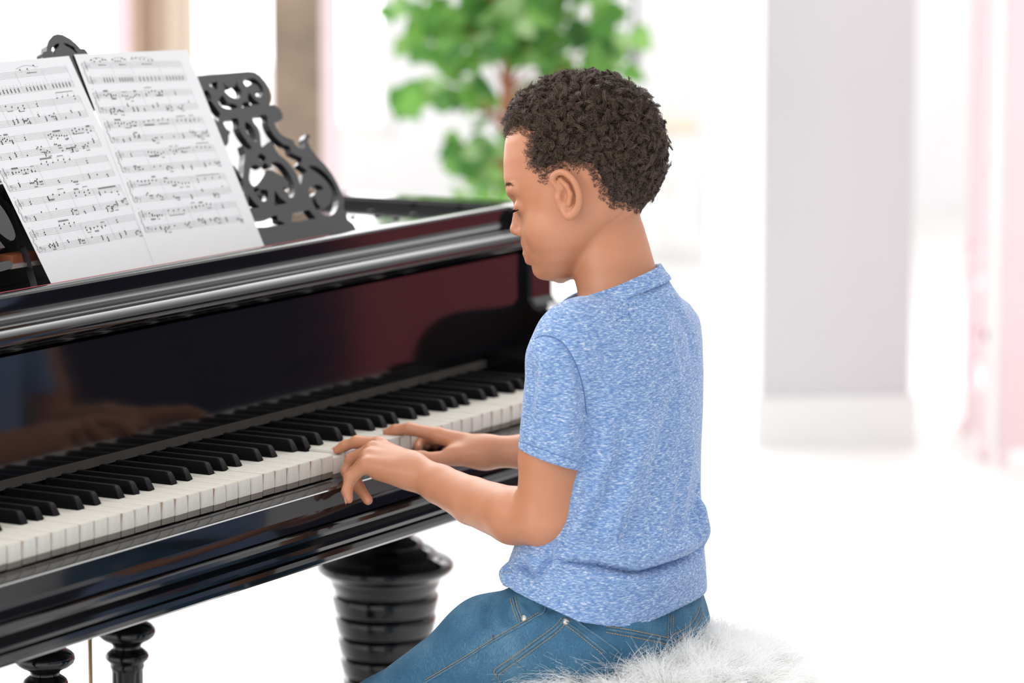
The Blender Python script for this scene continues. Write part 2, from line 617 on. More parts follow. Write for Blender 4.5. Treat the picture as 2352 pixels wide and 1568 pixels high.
# ------------------------------------------------------------------ potted tree
def leaf_material():
    t = NT('fresh_green_leaf')
    g = t.n('ShaderNodeNewGeometry')
    col = t.ramp(g.outputs['Random Per Island'], [(0.0, (0.045, 0.15, 0.035)), (0.3, (0.10, 0.29, 0.05)), (0.7, (0.20, 0.43, 0.08)), (1.0, (0.40, 0.58, 0.28))])
    t.l(col, t.b.inputs['Base Color'])
    t.set(Roughness=0.42)
    tr = t.n('ShaderNodeBsdfTranslucent')
    t.l(col, tr.inputs[0])
    mx = t.n('ShaderNodeMixShader')
    mx.inputs[0].default_value = 0.45
    out = t.t.nodes['Material Output']
    t.l(t.b.outputs[0], mx.inputs[1]); t.l(tr.outputs[0], mx.inputs[2]); t.l(mx.outputs[0], out.inputs[0])
    return t.m


M_LEAF = leaf_material()
DT = 7.2
pt = at(1166, 200, D=DT)
tree = empty('potted_tree', (pt[0], pt[1], 0))
tag(tree, 'tall green leafy tree with a reddish trunk standing behind the piano', 'plant')
m = MB(); m.lathe(pt[0], pt[1], [(0.12, 0), (0.135, 0.02), (0.165, 0.26), (0.175, 0.28), (0.175, 0.31), (0.155, 0.31), (0.15, 0.27)], 40); m.build('pot', M_POT, tree, sharp=40)
m = MB(); m.lathe(pt[0], pt[1], [(0.15, 0.255), (0.15, 0.272)], 32); m.build('soil', M_SOIL, tree)
tp = [(pt[0], pt[1], 0.26)]
for yy, dx in ((430, 4), (330, 2), (250, -2), (180, 0), (90, 3), (0, -2), (-140, 4), (-300, 0)):
    q = at(1166 + dx, yy, D=DT); tp.append(tuple(q))
tp = spline(tp, 4)
m = MB(); m.tube(tp, np.linspace(0.016, 0.010, len(tp)), 10); m.build('trunk', M_TRUNK, tree, smooth=True)


def leaf_verts(c, dirv, nrm, L):
    d = dirv / np.linalg.norm(dirv)
    s = np.cross(nrm, d); s /= np.linalg.norm(s)
    n = np.cross(d, s)
    out = [(-0.05, 0.0), (-0.12, 0.22), (0.02, 0.46), (0.28, 0.50), (0.55, 0.36), (0.80, 0.17), (1.0, 0.0)]
    v = [c + d * (a * L) - n * (abs(a - 0.4) * 0.16 * L) for a, _ in out]
    k = len(out)
    l = [c + d * (a * L) + s * (w * L) + n * (0.10 * L * w - abs(a - 0.4) * 0.2 * L) for a, w in out[1:-1]]
    r = [c + d * (a * L) - s * (w * L) + n * (0.10 * L * w - abs(a - 0.4) * 0.2 * L) for a, w in out[1:-1]]
    return v + l + r, k


def build_leaves():
    lm = MB(); bm_ = MB()
    # clumps of foliage: centre and spread in the view, number of leaves
    cl = [(1180, 40, 150, 70, 60), (1010, 60, 70, 60, 22), (1080, 130, 110, 45, 30), (1320, 60, 110, 70, 34), (1400, 130, 45, 40, 12), (1240, 150, 90, 40, 22),
          (1000, 215, 80, 40, 22), (1095, 230, 50, 40, 12), (1280, 215, 90, 35, 9), (1110, 320, 60, 45, 14), (1060, 335, 45, 22, 7), (1130, 395, 40, 40, 14),
          (1065, 385, 30, 32, 6), (1180, 300, 30, 50, 6), (920, 205, 26, 18, 3), (1166, -300, 130, 70, 60), (1166, -200, 170, 80, 70), (1160, -110, 170, 90, 80), (1350, -80, 110, 90, 40), (970, -60, 80, 90, 30),
          (1200, 245, 60, 60, 8), (1140, 440, 40, 25, 5), (1370, 165, 60, 30, 8)]
    for cx, cy, sx, sy, n in cl:
        cc = at(cx, cy, D=DT)
        st = min(tp, key=lambda q: abs(q[2] - (cc[2] - 0.08)))
        mid = (np.array(st) + cc) / 2 + UP * 0.03
        bm_.tube(spline([st, mid, cc], 5), np.linspace(0.005, 0.002, 11), 6)
        for _ in range(int(n * 0.8)):
            x = cx + float(RNG.normal()) * sx * 0.62
            y = cy + float(RNG.normal()) * sy * 0.62
            if abs(x - 1166) < 48 and 120 < y < 310 and RNG.random() < 0.8: continue
            p = at(x, y, D=DT + float(RNG.normal()) * 0.10)
            d = np.array([RNG.normal(), RNG.normal(), RNG.normal() * 0.5 - 0.75])
            nrm = -FH + np.array([RNG.normal(), RNG.normal(), RNG.normal() + 0.5]) * 0.55
            L = float(RNG.uniform(0.042, 0.068))
            v, k = leaf_verts(p, d, nrm, L)
            m_ = k - 2
            f = []
            ls = [0] + [k + i for i in range(m_)] + [k - 1]
            rs = [0] + [k + m_ + i for i in range(m_)] + [k - 1]
            for i in range(k - 1):
                a = [i, i + 1, ls[i + 1], ls[i]]; b2 = [i + 1, i, rs[i], rs[i + 1]]
                f.append([q for j, q in enumerate(a) if q not in a[:j]]); f.append([q for j, q in enumerate(b2) if q not in b2[:j]])
            lm.add(v, f)
    lm.build('foliage', M_LEAF, tree, smooth=True)
    bm_.build('branches', M_TRUNK, tree, smooth=True)


build_leaves()

# ------------------------------------------------------------------ the piano
P = 0.0235
XK0, XK1 = -2 * P, 50 * P                     # the keyboard, low A to high C
XC = (XK0 + XK1) / 2
XL, XR = XC - 0.775, XC + 0.775               # outer faces of the case
XI0, XI1 = XC - 0.715, XC + 0.715             # inner faces of the arms
piano = empty('grand_piano', (XC, 0.3, 0.0))
tag(piano, 'old black lacquered grand piano the boy is playing', 'piano')


def zz(prof):
    return [(y, z + KZ) for y, z in prof]


# key bed with its stepped moulding, key slip, key blocks
bed = [(-0.020, -0.027), (0.60, -0.027), (0.60, -0.112), (-0.018, -0.112), (-0.023, -0.1125), (-0.0275, -0.109), (-0.0285, -0.104), (-0.026, -0.0995), (-0.0235, -0.0985),
       (-0.0255, -0.097), (-0.0315, -0.094), (-0.0335, -0.0895), (-0.0325, -0.085), (-0.029, -0.082), (-0.0275, -0.0805), (-0.033, -0.079), (-0.0385, -0.0755), (-0.0395, -0.0715),
       (-0.037, -0.0675), (-0.033, -0.066), (-0.029, -0.0655), (-0.029, -0.030)]
MB().prism(zz(bed), XL + 0.002, XR - 0.002).build('key_bed', M_BLACK, piano, sharp=28)
slip = [(-0.0030, -0.040), (-0.0030, -0.0262), (-0.0045, -0.0258), (-0.010, -0.0276), (-0.0165, -0.0315), (-0.0225, -0.0370), (-0.0268, -0.0435), (-0.0295, -0.0500), (-0.0310, -0.057), (-0.0315, -0.0640), (-0.029, -0.0655), (-0.020, -0.0655), (-0.020, -0.040)]
MB().prism(zz(slip), XI0, XI1).build('key_slip', M_BLACK, piano, sharp=30)
for x0, x1 in ((XI0 + 0.001, XK0 - 0.001), (XK1 + 0.001, XI1 - 0.001)):
    kb = [(-0.002, -0.026), (0.148, -0.026), (0.148, 0.030), (0.120, 0.030), (0.020, 0.012), (0.004, 0.006), (-0.002, -0.002)]
    MB().prism(zz(kb), x0, x1).build('key_block', M_BLACK, piano, sharp=30)

# white keys: the head is full width, the tail narrows between the black keys
BOFF = {1: -0.0025, 2: 0.0025, 4: -0.003, 5: 0.0, 6: 0.003}
BW = 0.0055                                   # half width of a black key at its foot
KL = 0.1465
proto = {}


def white_proto(lc, rc):
    key = (round(lc, 5), round(rc, 5))
    if key in proto: return proto[key]
    hw = P / 2 - 0.00055
    hd = 0.0485
    # outline in (x, y); lc / rc: how far the tail is cut in on each side
    o = [(-hw, 0.0), (hw, 0.0), (hw, hd if rc else KL)]
    if rc: o += [(hw - rc, hd), (hw - rc, KL)]
    o += [(-hw + lc, KL)] if lc else [(-hw, KL)]
    if lc: o += [(-hw + lc, hd), (-hw, hd)]
    bm = bmesh.new()
    top = [bm.verts.new((x, y, 0)) for x, y in o]
    f = bm.faces.new(top)
    r = bmesh.ops.extrude_face_region(bm, geom=[f])
    bmesh.ops.translate(bm, verts=[q for q in r['geom'] if isinstance(q, bmesh.types.BMVert)], vec=(0, 0, -0.0185))
    bmesh.ops.recalc_face_normals(bm, faces=bm.faces[:])
    ed = [e for e in bm.edges if abs(e.verts[0].co.z) < 1e-6 and abs(e.verts[1].co.z) < 1e-6]
    ed += [e for e in bm.edges if abs(e.verts[0].co.y) < 1e-6 and abs(e.verts[1].co.y) < 1e-6 and abs(e.verts[0].co.x - e.verts[1].co.x) < 1e-6]
    bmesh.ops.bevel(bm, geom=ed, offset=0.0007, segments=2, affect='EDGES')
    old = set(bm.faces)
    # ivory front lip and wooden key body below
    r = bmesh.ops.create_cube(bm, size=1)
    for q in r['verts']:
        q.co = Vector((q.co.x * (2 * hw - 0.0006 - max(0, 0)), 0.0006 + (q.co.y + 0.5) * (hd - 0.002), -0.0218 + q.co.z * 0.0066))
    for q in bm.faces: q.material_index = 0 if q in old else 1
    me = bpy.data.meshes.new('white_key')
    bm.to_mesh(me); bm.free()
    me.materials.append(M_IVORY); me.materials.append(M_KEYWOOD)
    me.polygons.foreach_set('use_smooth', np.ones(len(me.polygons), dtype=bool))
    me.set_sharp_from_angle(angle=math.radians(35))
    proto[key] = me
    return me


def black_proto():
    bm = bmesh.new()
    L = 0.0975
    sec = [(0.0, 0.0055, 0.0), (0.0045, 0.0047, 0.0098), (0.0065, 0.0042, 0.0122), (0.0100, 0.0040, 0.0130), (L, 0.0040, 0.0130)]
    rings = []
    for y, hw, zt in sec:
        hb = 0.0055
        if y == 0.0: pts = [(-hb, 0), (-hb, 0.0), (-hb * 0.98, 0.0004), (hb * 0.98, 0.0004), (hb, 0.0), (hb, 0)]
        c = 0.0016
        yb = 0.0 if y < 0.02 else y
        ring = [(-hb, min(yb, y) if y < 0.02 else y, 0.0)]
        tz = max(zt, 0.0006)
        k = min(c, tz * 0.4)
        ring = [(-hb, 0.0 if y < 0.02 else y, 0.0), (-hw - (hb - hw) * 0.1, y, max(tz - k, 0.0003)), (-hw + k * 0.55, y, tz), (hw - k * 0.55, y, tz), (hw + (hb - hw) * 0.1, y, max(tz - k, 0.0003)), (hb, 0.0 if y < 0.02 else y, 0.0)]
        rings.append([bm.verts.new(p) for p in ring])
    for a, c in zip(rings[:-1], rings[1:]):
        for i in range(5):
            try: bm.faces.new([a[i], a[i + 1], c[i + 1], c[i]])
            except ValueError: pass
    bm.faces.new(rings[0][::-1]); bm.faces.new(rings[-1])
    bmesh.ops.remove_doubles(bm, verts=bm.verts[:], dist=1e-6)
    bmesh.ops.holes_fill(bm, edges=bm.edges[:], sides=0)
    bmesh.ops.recalc_face_normals(bm, faces=bm.faces[:])
    # wooden key stick below the ebony
    r = bmesh.ops.create_cube(bm, size=1)
    for q in r['verts']:
        q.co = Vector((q.co.x * 0.0098, 0.0006 + (q.co.y + 0.5) * (L - 0.001), -0.009 + q.co.z * 0.0176))
    me = bpy.data.meshes.new('black_key')
    bm.to_mesh(me); bm.free()
    me.materials.append(M_EBONY)
    me.polygons.foreach_set('use_smooth', np.ones(len(me.polygons), dtype=bool))
    me.set_sharp_from_angle(angle=math.radians(32))
    return me


def cut(i, side):
    """tail cut-in of white key i next to a black key on the boundary i (left) or i+1 (right)"""
    m = (i if side < 0 else i + 1) % 7
    if m not in BOFF: return 0.0
    if (i if side < 0 else i + 1) > 49 or (i if side < 0 else i + 1) < -1: return 0.0
    c = BOFF[m] * (1 if side < 0 else -1) + BW + 0.0006 - 0.0004
    return max(c, 0.001)


PRESS = {25: -0.0035, 28: -0.002}
for i in range(-2, 50):
    o = bpy.data.objects.new('white_key', white_proto(cut(i, -1), cut(i, 1)))
    link(o, piano)
    o.location = Vector(((i + 0.5) * P, float(RNG.normal()) * 0.00025, KZ + PRESS.get(i, float(RNG.normal()) * 0.00022))) - piano.location
BKM = black_proto()
for i in range(-1, 50):
    if i % 7 in BOFF:
        o = bpy.data.objects.new('black_key', BKM)
        link(o, piano)
        o.location = Vector((i * P + BOFF[i % 7], 0.0492, KZ + 0.0004 + float(RNG.normal()) * 0.0002)) - piano.location

# fallboard, felt, moulding and front rim
fb = [(0.1490, -0.020), (0.1520, 0.150), (0.160, 0.1535), (0.178, 0.1535), (0.178, -0.020)]
MB().prism(zz(fb), XI0, XI1).build('fallboard', M_BLACK, piano, sharp=30)
MB().prism(zz([(0.1455, 0.0120), (0.1488, 0.0120), (0.1490, 0.0215), (0.1460, 0.0215)]), XK0, XK1).build('felt_strip', M_FELT, piano)
mold = [(0.1530, 0.1537), (0.1490, 0.1545), (0.1465, 0.1570), (0.1455, 0.1590), (0.1440, 0.1597), (0.1405, 0.1603), (0.1368, 0.1622), (0.1340, 0.1655), (0.1330, 0.1695), (0.1335, 0.1735), (0.1360, 0.1775), (0.1400, 0.1800), (0.1440, 0.1806), (0.1465, 0.1798), (0.1478, 0.1782), (0.1500, 0.1778),
        (0.1506, 0.1812), (0.1520, 0.1826), (0.1560, 0.1834), (0.1615, 0.1841), (0.1660, 0.1851), (0.1692, 0.1868), (0.1711, 0.1893),
        (0.1719, 0.1925), (0.1720, 0.2075), (0.1735, 0.2100), (0.1765, 0.2112), (0.1860, 0.2112), (0.1885, 0.2100), (0.1895, 0.2070), (0.1895, 0.1537)]
MB().prism(zz(mold), XI0 - 0.0005, XI1 + 0.0005).build('front_rim', M_BLACK, piano, sharp=26)


# arms and cheeks: the upper case stops at a steep front, then scrolls down to the key slip
def arm(x0, x1):
    pr = [(0.62, -0.112), (0.62, 0.205), (0.60, 0.2112), (0.19, 0.2112), (0.172, 0.2095), (0.1560, 0.2000), (0.1480, 0.1850), (0.1430, 0.1600), (0.1405, 0.1200), (0.1400, 0.0900), (0.1340, 0.0815),
          (0.1180, 0.0770), (0.1000, 0.0745), (0.0700, 0.0720), (0.0450, 0.0680), (0.0200, 0.0600), (0.0, 0.0470), (-0.0150, 0.0300), (-0.0240, 0.0110), (-0.0290, -0.0120), (-0.0310, -0.0400), (-0.0310, -0.0650), (-0.026, -0.0660), (-0.026, -0.112)]
    bm = bmesh.new()
    n = len(pr)
    a = [bm.verts.new((x0, y, z + KZ)) for y, z in pr]; c = [bm.verts.new((x1, y, z + KZ)) for y, z in pr]
    for i in range(n): bm.faces.new([a[i], a[(i + 1) % n], c[(i + 1) % n], c[i]])
    bm.faces.new(a[::-1]); bm.faces.new(c)
    bmesh.ops.recalc_face_normals(bm, faces=bm.faces[:])
    ed = [e for e in bm.edges if abs(e.verts[0].co.x - e.verts[1].co.x) < 1e-6]
    bmesh.ops.bevel(bm, geom=ed, offset=0.004, segments=3, affect='EDGES')
    return MB().bm(bm)


arm(XL, XI0).build('arm', M_BLACK, piano, sharp=30)
arm(XI1, XR).build('arm', M_BLACK, piano, sharp=30)


# the case behind: bent side, straight side, with the inner shelf
def case_outline(off):
    pts = [(XR - off, 0.60), (XR - off, 0.75), (XR - 0.02 - off, 0.90), (XC + 0.60 - off, 1.10), (XC + 0.34 - off, 1.36), (XC + 0.12 - off, 1.62), (XC - 0.08, 1.80 - off), (XC - 0.30, 1.88 - off), (XC - 0.52, 1.86 - off),
           (XC - 0.70 + off, 1.74 - off), (XL + off, 1.50), (XL + off, 1.10), (XL + off, 0.60)]
    return spline(pts, 5)


oo, ii = case_outline(0.0), case_outline(0.055)
n = len(oo)
v, f = [], []
for ring, zlist in ((oo, (KZ - 0.112, KZ + 0.2112)), (ii, (KZ + 0.2112, KZ - 0.112))):
    for z in zlist: v += [(p[0], p[1], z) for p in ring]
for k in range(3):
    for i in range(n - 1): f.append((k * n + i, k * n + i + 1, (k + 1) * n + i + 1, (k + 1) * n + i))
for i in range(n - 1): f.append((3 * n + i, 3 * n + i + 1, i + 1, i))
for e in (0, n - 1): f.append((e, n + e, 2 * n + e, 3 * n + e))
mesh_obj('rim', v, f, M_BLACK, piano, smooth=True).data.set_sharp_from_angle(angle=math.radians(40))
# glossy inner deck on which the music desk stands, and the case bottom
ring = [(XI0 + 0.0, 0.190), (XI1 - 0.0, 0.190)] + [(p[0], p[1]) for p in ii]
nn = len(ring)
v = [(x, y, KZ + 0.1985) for x, y in ring] + [(x, y, KZ + 0.180) for x, y in ring]
f = [tuple(range(nn)), tuple(range(nn, 2 * nn))[::-1]] + [(i, nn + i, nn + (i + 1) % nn, (i + 1) % nn) for i in range(nn)]
M_DECK = black_lacquer('polished_deck_lacquer', 0.006, 0.05, 0.0)
mesh_obj('deck', v, f, M_DECK, piano)
ring = [(p[0], p[1]) for p in ii]
nn = len(ring)
v = [(x, y, KZ - 0.060) for x, y in ring] + [(x, y, KZ - 0.110) for x, y in ring]
f = [tuple(range(nn)), tuple(range(nn, 2 * nn))[::-1]] + [(i, nn + i, nn + (i + 1) % nn, (i + 1) % nn) for i in range(nn)]
mesh_obj('case_bottom', v, f, M_BLACK, piano)
# small dark raised discs on the deck to the right of the music desk
for px, py in ((853, 486), (866, 497), (910, 503), (950, 493), (810, 500)):
    q = at(px, py, Z=KZ + 0.1985)
    m = MB(); m.lathe(q[0], q[1], [(0.0045, q[2] - 0.0005), (0.0045, q[2] + 0.0012), (0.003, q[2] + 0.0022)], 12); m.build('deck_disc', M_EBONY, piano, smooth=True)

# ------------------------------------------------------------------ legs and pedal lyre


def leg_profile(px_prof, ax, scale):
    return [(r * scale, z) for r, z in px_prof]


def turned_leg(cx, cy):
    s = 0.000565
    D = float((np.array([cx, cy, 0.47]) - CAM) @ _f)
    def zy(y): return float(at(885, y, D=D)[2])
    pf = [(52, 1090), (60, 1150), (60, 1200), (60, 1222), (68, 1229), (80, 1234), (88, 1241), (90, 1248), (104, 1254), (115, 1261), (119, 1268), (122, 1272), (136, 1276), (150, 1283), (158, 1291), (159.5, 1299), (156, 1307), (148, 1314), (137, 1320), (131, 1327),
          (128, 1336), (124, 1346), (119, 1353), (118, 1358)]
    r0 = 121.0
    y = 1361
    k = 0
    while y < 2060:
        r = r0 - (y - 1361) * 0.118
        hgt = 47
        pf += [(r - 4, y), (r + 1, y + 3), (r + 3.5, y + 9), (r + 1.0, y + 22), (r - 2.0, y + 36), (r - 3.5, y + 43), (r - 6.5, y + 46)]
        y += 49
    zb = 0.16
    prof = [(r * s, zy(yy)) for r, yy in pf if zy(yy) > zb]
    prof += [(0.028, zb), (0.040, zb - 0.01), (0.046, zb - 0.03), (0.040, zb - 0.05), (0.030, zb - 0.06), (0.026, 0.075), (0.034, 0.07), (0.034, 0.055)]
    prof = [(r, min(z, KZ - 0.1115)) for r, z in prof]
    m = MB(); m.lathe(cx, cy, prof[::-1], 56)
    lg = m.build('leg', M_BLACK, piano, sharp=50)
    m = MB(); bm = bmesh.new(); bmesh.ops.create_cylinder if False else None
    m.lathe(cx, cy, [(0.010, 0.0), (0.020, 0.004), (0.027, 0.02), (0.027, 0.036), (0.020, 0.05), (0.012, 0.055)], 20)
    c = m.build('caster', M_BRASS, lg, smooth=True)
    return lg


q = at(885, 1300, X=1.12)
turned_leg(q[0], q[1])
turned_leg(2 * XC - q[0], q[1])
turned_leg(XC - 0.30, 1.55)

lyre = empty('pedal_lyre', (0, 0, 0))
COL.objects.unlink(lyre); COL.objects.link(lyre)
lyre.parent = piano
lyre.location = Vector((0.50, 0.28, 0.05)) - piano.location


def lyre_post(px, sc, dy, YY):
    q = at(px, 1460 + dy, Y=YY)
    D = float((q - CAM) @ _f)
    def zy(y): return float(at(px, y, D=D)[2])
    s = D / F * sc
    pf = [(40, 1340), (40, 1405), (46, 1416), (47, 1426), (58, 1433), (65, 1441), (67, 1450), (64, 1459), (55, 1467), (45, 1472), (36, 1477), (33, 1483), (33, 1487), (40, 1492), (47, 1498), (51, 1506), (49, 1514), (42, 1520), (39, 1526), (40, 1531), (38, 1536)]
    prof = [(r * s, min(zy(y + dy), KZ - 0.112)) for r, y in pf]
    zb = 0.155
    zt = prof[-1][1] - 0.004
    prof += [(36 * s, zt), (36 * s, zt - 0.05), (34 * s, zt - 0.12), (33 * s, zb + 0.05), (40 * s, zb + 0.03), (46 * s, zb + 0.015), (40 * s, zb)]
    m = MB(); m.lathe(q[0], q[1], prof[::-1], 48, flute=12, fl=(zb + 0.05, zt), depth=0.12)
    m.build('post', M_BLACK, lyre, sharp=45)
    return q


qa = lyre_post(291, 1.0, 0, 0.30)
qb = lyre_post(103, 1.04, 62, 0.255)
rq = at(207, 1500, Y=0.33)
m = MB(); m.tube([(rq[0], rq[1], 0.13), (rq[0], rq[1], KZ - 0.112)], 0.0028, 10); m.build('pedal_rod', M_BRASS, lyre, smooth=True)
mid = (qa + qb) / 2
m = MB(); m.box(mid[0] - 0.14, mid[1] - 0.08, 0.09, mid[0] + 0.14, mid[1] + 0.09, 0.155, 0.008); m.build('pedal_box', M_BLACK, lyre, sharp=30)
for k in (-0.04, 0.04):
    m = MB(); m.tube([(mid[0] + k, mid[1] - 0.07, 0.105), (mid[0] + k, mid[1] - 0.13, 0.10), (mid[0] + k, mid[1] - 0.19, 0.085)], [0.008, 0.010, 0.015], 12); m.build('pedal', M_BRASS, lyre, smooth=True)

# ------------------------------------------------------------------ fretwork music desk
TILT = math.radians(25.4)
DY0, DZ0 = 0.2335, KZ + 0.1990
dv = np.array([0, math.sin(TILT), math.cos(TILT)])
dn = np.array([0, -math.cos(TILT), math.sin(TILT)])
DO = np.array([XC, DY0, DZ0])


def duv(px, py):
    d = np.array([(px - W / 2) / F, -(py - H / 2) / F, 1.0]) @ RM
    t = ((DO - CAM) @ dn) / (d @ dn)
    p = CAM + t * d - DO
    return (p[0], p @ dv)


def z3(l):                                     # traced from the enlarged view of the right half
    return [(440 + a / 3.6475, 150 + b / 3.6475) for a, b in l]


right_edge = z3([(480, 48), (530, 55), (580, 90), (620, 140), (650, 200), (664, 255), (660, 300), (648, 332), (690, 333), (738, 362), (764, 410), (763, 448), (735, 468), (700, 478), (690, 478), (712, 532), (750, 578), (800, 608), (850, 625),
                 (872, 668), (900, 692), (948, 697), (948, 650), (945, 615), (958, 578), (980, 575), (998, 604), (976, 618), (977, 650), (1002, 700), (1052, 762), (1120, 832), (1180, 912), (1225, 992), (1260, 1072), (1280, 1130), (1275, 1198),
                 (1298, 1238), (1308, 1290), (1355, 1325), (1388, 1378)])
arch = [(60 + a / 9.046, 60 + b / 9.046) for a, b in [(890, 143), (1000, 160), (1150, 240), (1280, 350), (1370, 448), (1450, 450), (1480, 480), (1530, 548)]]
u0, v0 = duv(*arch[0])
right_uv = [duv(*p) for p in right_edge]
arch_uv = [(u - u0, v) for u, v in (duv(*p) for p in arch)]
# shoulder from the arch down to the straight top edge
tl = duv(*z3([(20, 92)])[0])
arch_uv += [(arch_uv[-1][0] + 0.02, arch_uv[-1][1] - 0.016), (arch_uv[-1][0] + 0.06, arch_uv[-1][1] - 0.022), (tl[0] - 0.03, tl[1] + 0.002), tl]
# lower inner edge, traced on the left half and mirrored
inner = [(-duv(*p)[0], duv(*p)[1]) for p in [(86, 658), (67, 586), (59, 564), (51, 562), (54, 549), (45, 519), (31, 478), (20, 468), (0, 449)]]
iu, iv = inner[-1]
inner += [(iu + 0.015, iv + 0.02), (iu + 0.008, iv + 0.045), (iu - 0.03, iv + 0.065), (iu - 0.08, iv + 0.085), (iu - 0.13, iv + 0.088), (0.0, iv + 0.088)]
base_v = -0.001
outl = [(arch_uv[0][0], arch_uv[0][1])] + arch_uv[1:] + right_uv[:-1] + [(right_uv[-1][0], base_v), (inner[0][0], base_v)] + inner[1:]
half = [p for p in outl if p[0] > 0.0005]
topc = (0.0, arch_uv[0][1]); botc = (0.0, inner[-1][1])
half = [topc] + half + [botc]
full = half + [(-u, v) for u, v in half[::-1][1:-1]]
HL = [
    [(510, 440), (625, 415), (635, 470), (660, 540), (710, 610), (770, 660), (825, 682), (840, 735), (925, 775), (915, 810), (900, 830), (950, 868), (968, 888), (930, 920), (915, 1000), (890, 930), (850, 860), (800, 800), (740, 752), (700, 700), (680, 650), (655, 636), (632, 652), (590, 685), (580, 640), (575, 580), (555, 520)],
    [(445, 490), (470, 478), (510, 520), (540, 590), (542, 640), (505, 612), (465, 562)],
    [(275, 465), (385, 441), (395, 520), (430, 590), (475, 650), (505, 695), (470, 702), (430, 670), (450, 740), (440, 830), (425, 955), (380, 900), (320, 850), (255, 760), (240, 690), (295, 670), (310, 630), (310, 590), (325, 555), (300, 540), (275, 500)],
    [(435, 130), (475, 108), (530, 112), (580, 158), (604, 215), (592, 255), (558, 264), (533, 240), (545, 222), (565, 228), (572, 200), (550, 166), (505, 152), (462, 177)],
    [(480, 225), (525, 282), (575, 325), (490, 331), (470, 272)],
    [(425, 352), (430, 316), (460, 302), (497, 334), (495, 345)],
    [(260, 134), (292, 175), (335, 186), (368, 172), (380, 128), (386, 172), (414, 205), (410, 262), (375, 278), (320, 256), (280, 215), (282, 190)],
    [(245, 264), (265, 256), (300, 312), (348, 320), (390, 350), (320, 366), (260, 350), (230, 311), (228, 288)],
    [(140, 156), (215, 135), (215, 206), (172, 190)],
    [(105, 216), (130, 205), (155, 240), (170, 280), (130, 292), (105, 250)],
    [(115, 302), (160, 295), (200, 350), (240, 400), (225, 472), (150, 420)],
    [(553, 765), (576, 735), (625, 765), (612, 800), (585, 806)],
    [(490, 878), (498, 848), (535, 832), (565, 848), (592, 852), (602, 822), (625, 820), (645, 845), (672, 850), (660, 825), (710, 805), (770, 840), (822, 912), (855, 990), (862, 1060), (850, 1098), (820, 1104), (800, 1072), (768, 1045), (772, 1020), (802, 1030), (810, 985), (772, 935), (715, 905), (640, 872), (600, 932), (552, 998), (515, 1012), (482, 960)],
    [(520, 1045), (545, 1022), (575, 1040), (630, 1042), (642, 1082), (625, 1130), (592, 1136), (550, 1092)],
    [(475, 1082), (520, 1140), (570, 1190), (482, 1202)],
    [(697, 1046), (740, 1105), (800, 1155), (695, 1174)],
    [(975, 852), (1010, 835), (1070, 860), (1140, 920), (1195, 1000), (1226, 1085), (1228, 1170), (1195, 1240), (1140, 1258), (1080, 1236), (1046, 1204), (1010, 1142), (985, 1068), (985, 1025), (1030, 1000), (1080, 1006), (1108, 1040), (1060, 1045), (1032, 1082), (1050, 1150), (1090, 1188), (1140, 1178), (1172, 1130), (1172, 1040), (1120, 960), (1045, 895)],
    [(835, 1310), (848, 1242), (985, 1210), (1045, 1284), (985, 1288), (900, 1310)],
    [(525, 1300), (600, 1290), (660, 1280), (690, 1256), (720, 1265), (725, 1300), (790, 1325), (700, 1342), (550, 1356)],
]
holes = []


def smooth_loop(l, n=3):
    return [tuple(p) for p in spline(l, n, closed=True)]


for l in HL:
    uv = [duv(*p) for p in z3(l)]
    holes.append(uv if len(uv) < 7 else smooth_loop(uv, 2))
# the round opening of the lower scroll, seen at the left edge of the view
ringpx = [(-30, 452), (0, 470), (20, 500), (33, 530), (35, 545), (25, 553), (0, 536), (-22, 512), (-36, 480)]
rr = [(-duv(*p)[0], duv(*p)[1]) for p in ringpx]
if min(p[0] for p in rr) > iu + 0.006 or True:
    holes.append(smooth_loop(rr, 2))
# the two slits inside the arch
for l in ([(905, 335), (925, 340), (918, 400), (870, 450), (845, 500), (830, 575), (790, 575), (800, 500), (775, 500), (780, 440), (815, 400), (850, 360)],):
    hh = [(u - u0, v) for u, v in (duv(60 + a / 9.046, 60 + b / 9.046) for a, b in l)]
    holes.append([(-u, v) for u, v in hh])
fullholes = holes + [[(-u, v) for u, v in h] for h in holes]
bm = fret(full, fullholes, lambda u, v: DO + np.array([u, 0, 0]) + dv * v, dn, 0.0095)
DESKM = MB().bm(bm)
DESKM.build('music_desk', M_DESK, piano)
# prop bar, brown block and red felt seen under the desk at the left
m = MB(); m.obox(at(20, 619, Y=0.252), at(96, 607, Y=0.252) - at(20, 619, Y=0.252), np.array([0, 0.012, 0]), UP * 0.004); m.build('prop_bar', M_RIVET, piano)
m = MB(); m.obox(at(30, 609, Y=0.262), at(98, 598, Y=0.262) - at(30, 609, Y=0.262), np.array([0, 0.02, 0.0]), UP * 0.011); m.build('desk_slide', M_BRONZE, piano)
m = MB(); m.box(0.31, 0.29, KZ + 0.199, 0.50, 0.302, KZ + 0.31); m.build('dark_gap_board', M_EBONY, piano)  # black board added to darken the gap beside the left score
m = MB(); m.box(XI0 + 0.01, 0.1905, KZ + 0.1990, XI1 - 0.4, 0.1975, KZ + 0.2095); m.build('felt_edge', M_REDFELT, piano)

# ------------------------------------------------------------------ printed scores on the desk


def bil(q, s, t):
    (a, b, c, d) = [np.array(p) for p in q]     # BL, BR, TR, TL
    return (a * (1 - s) + b * s) * (1 - t) + (d * (1 - s) + c * s) * t


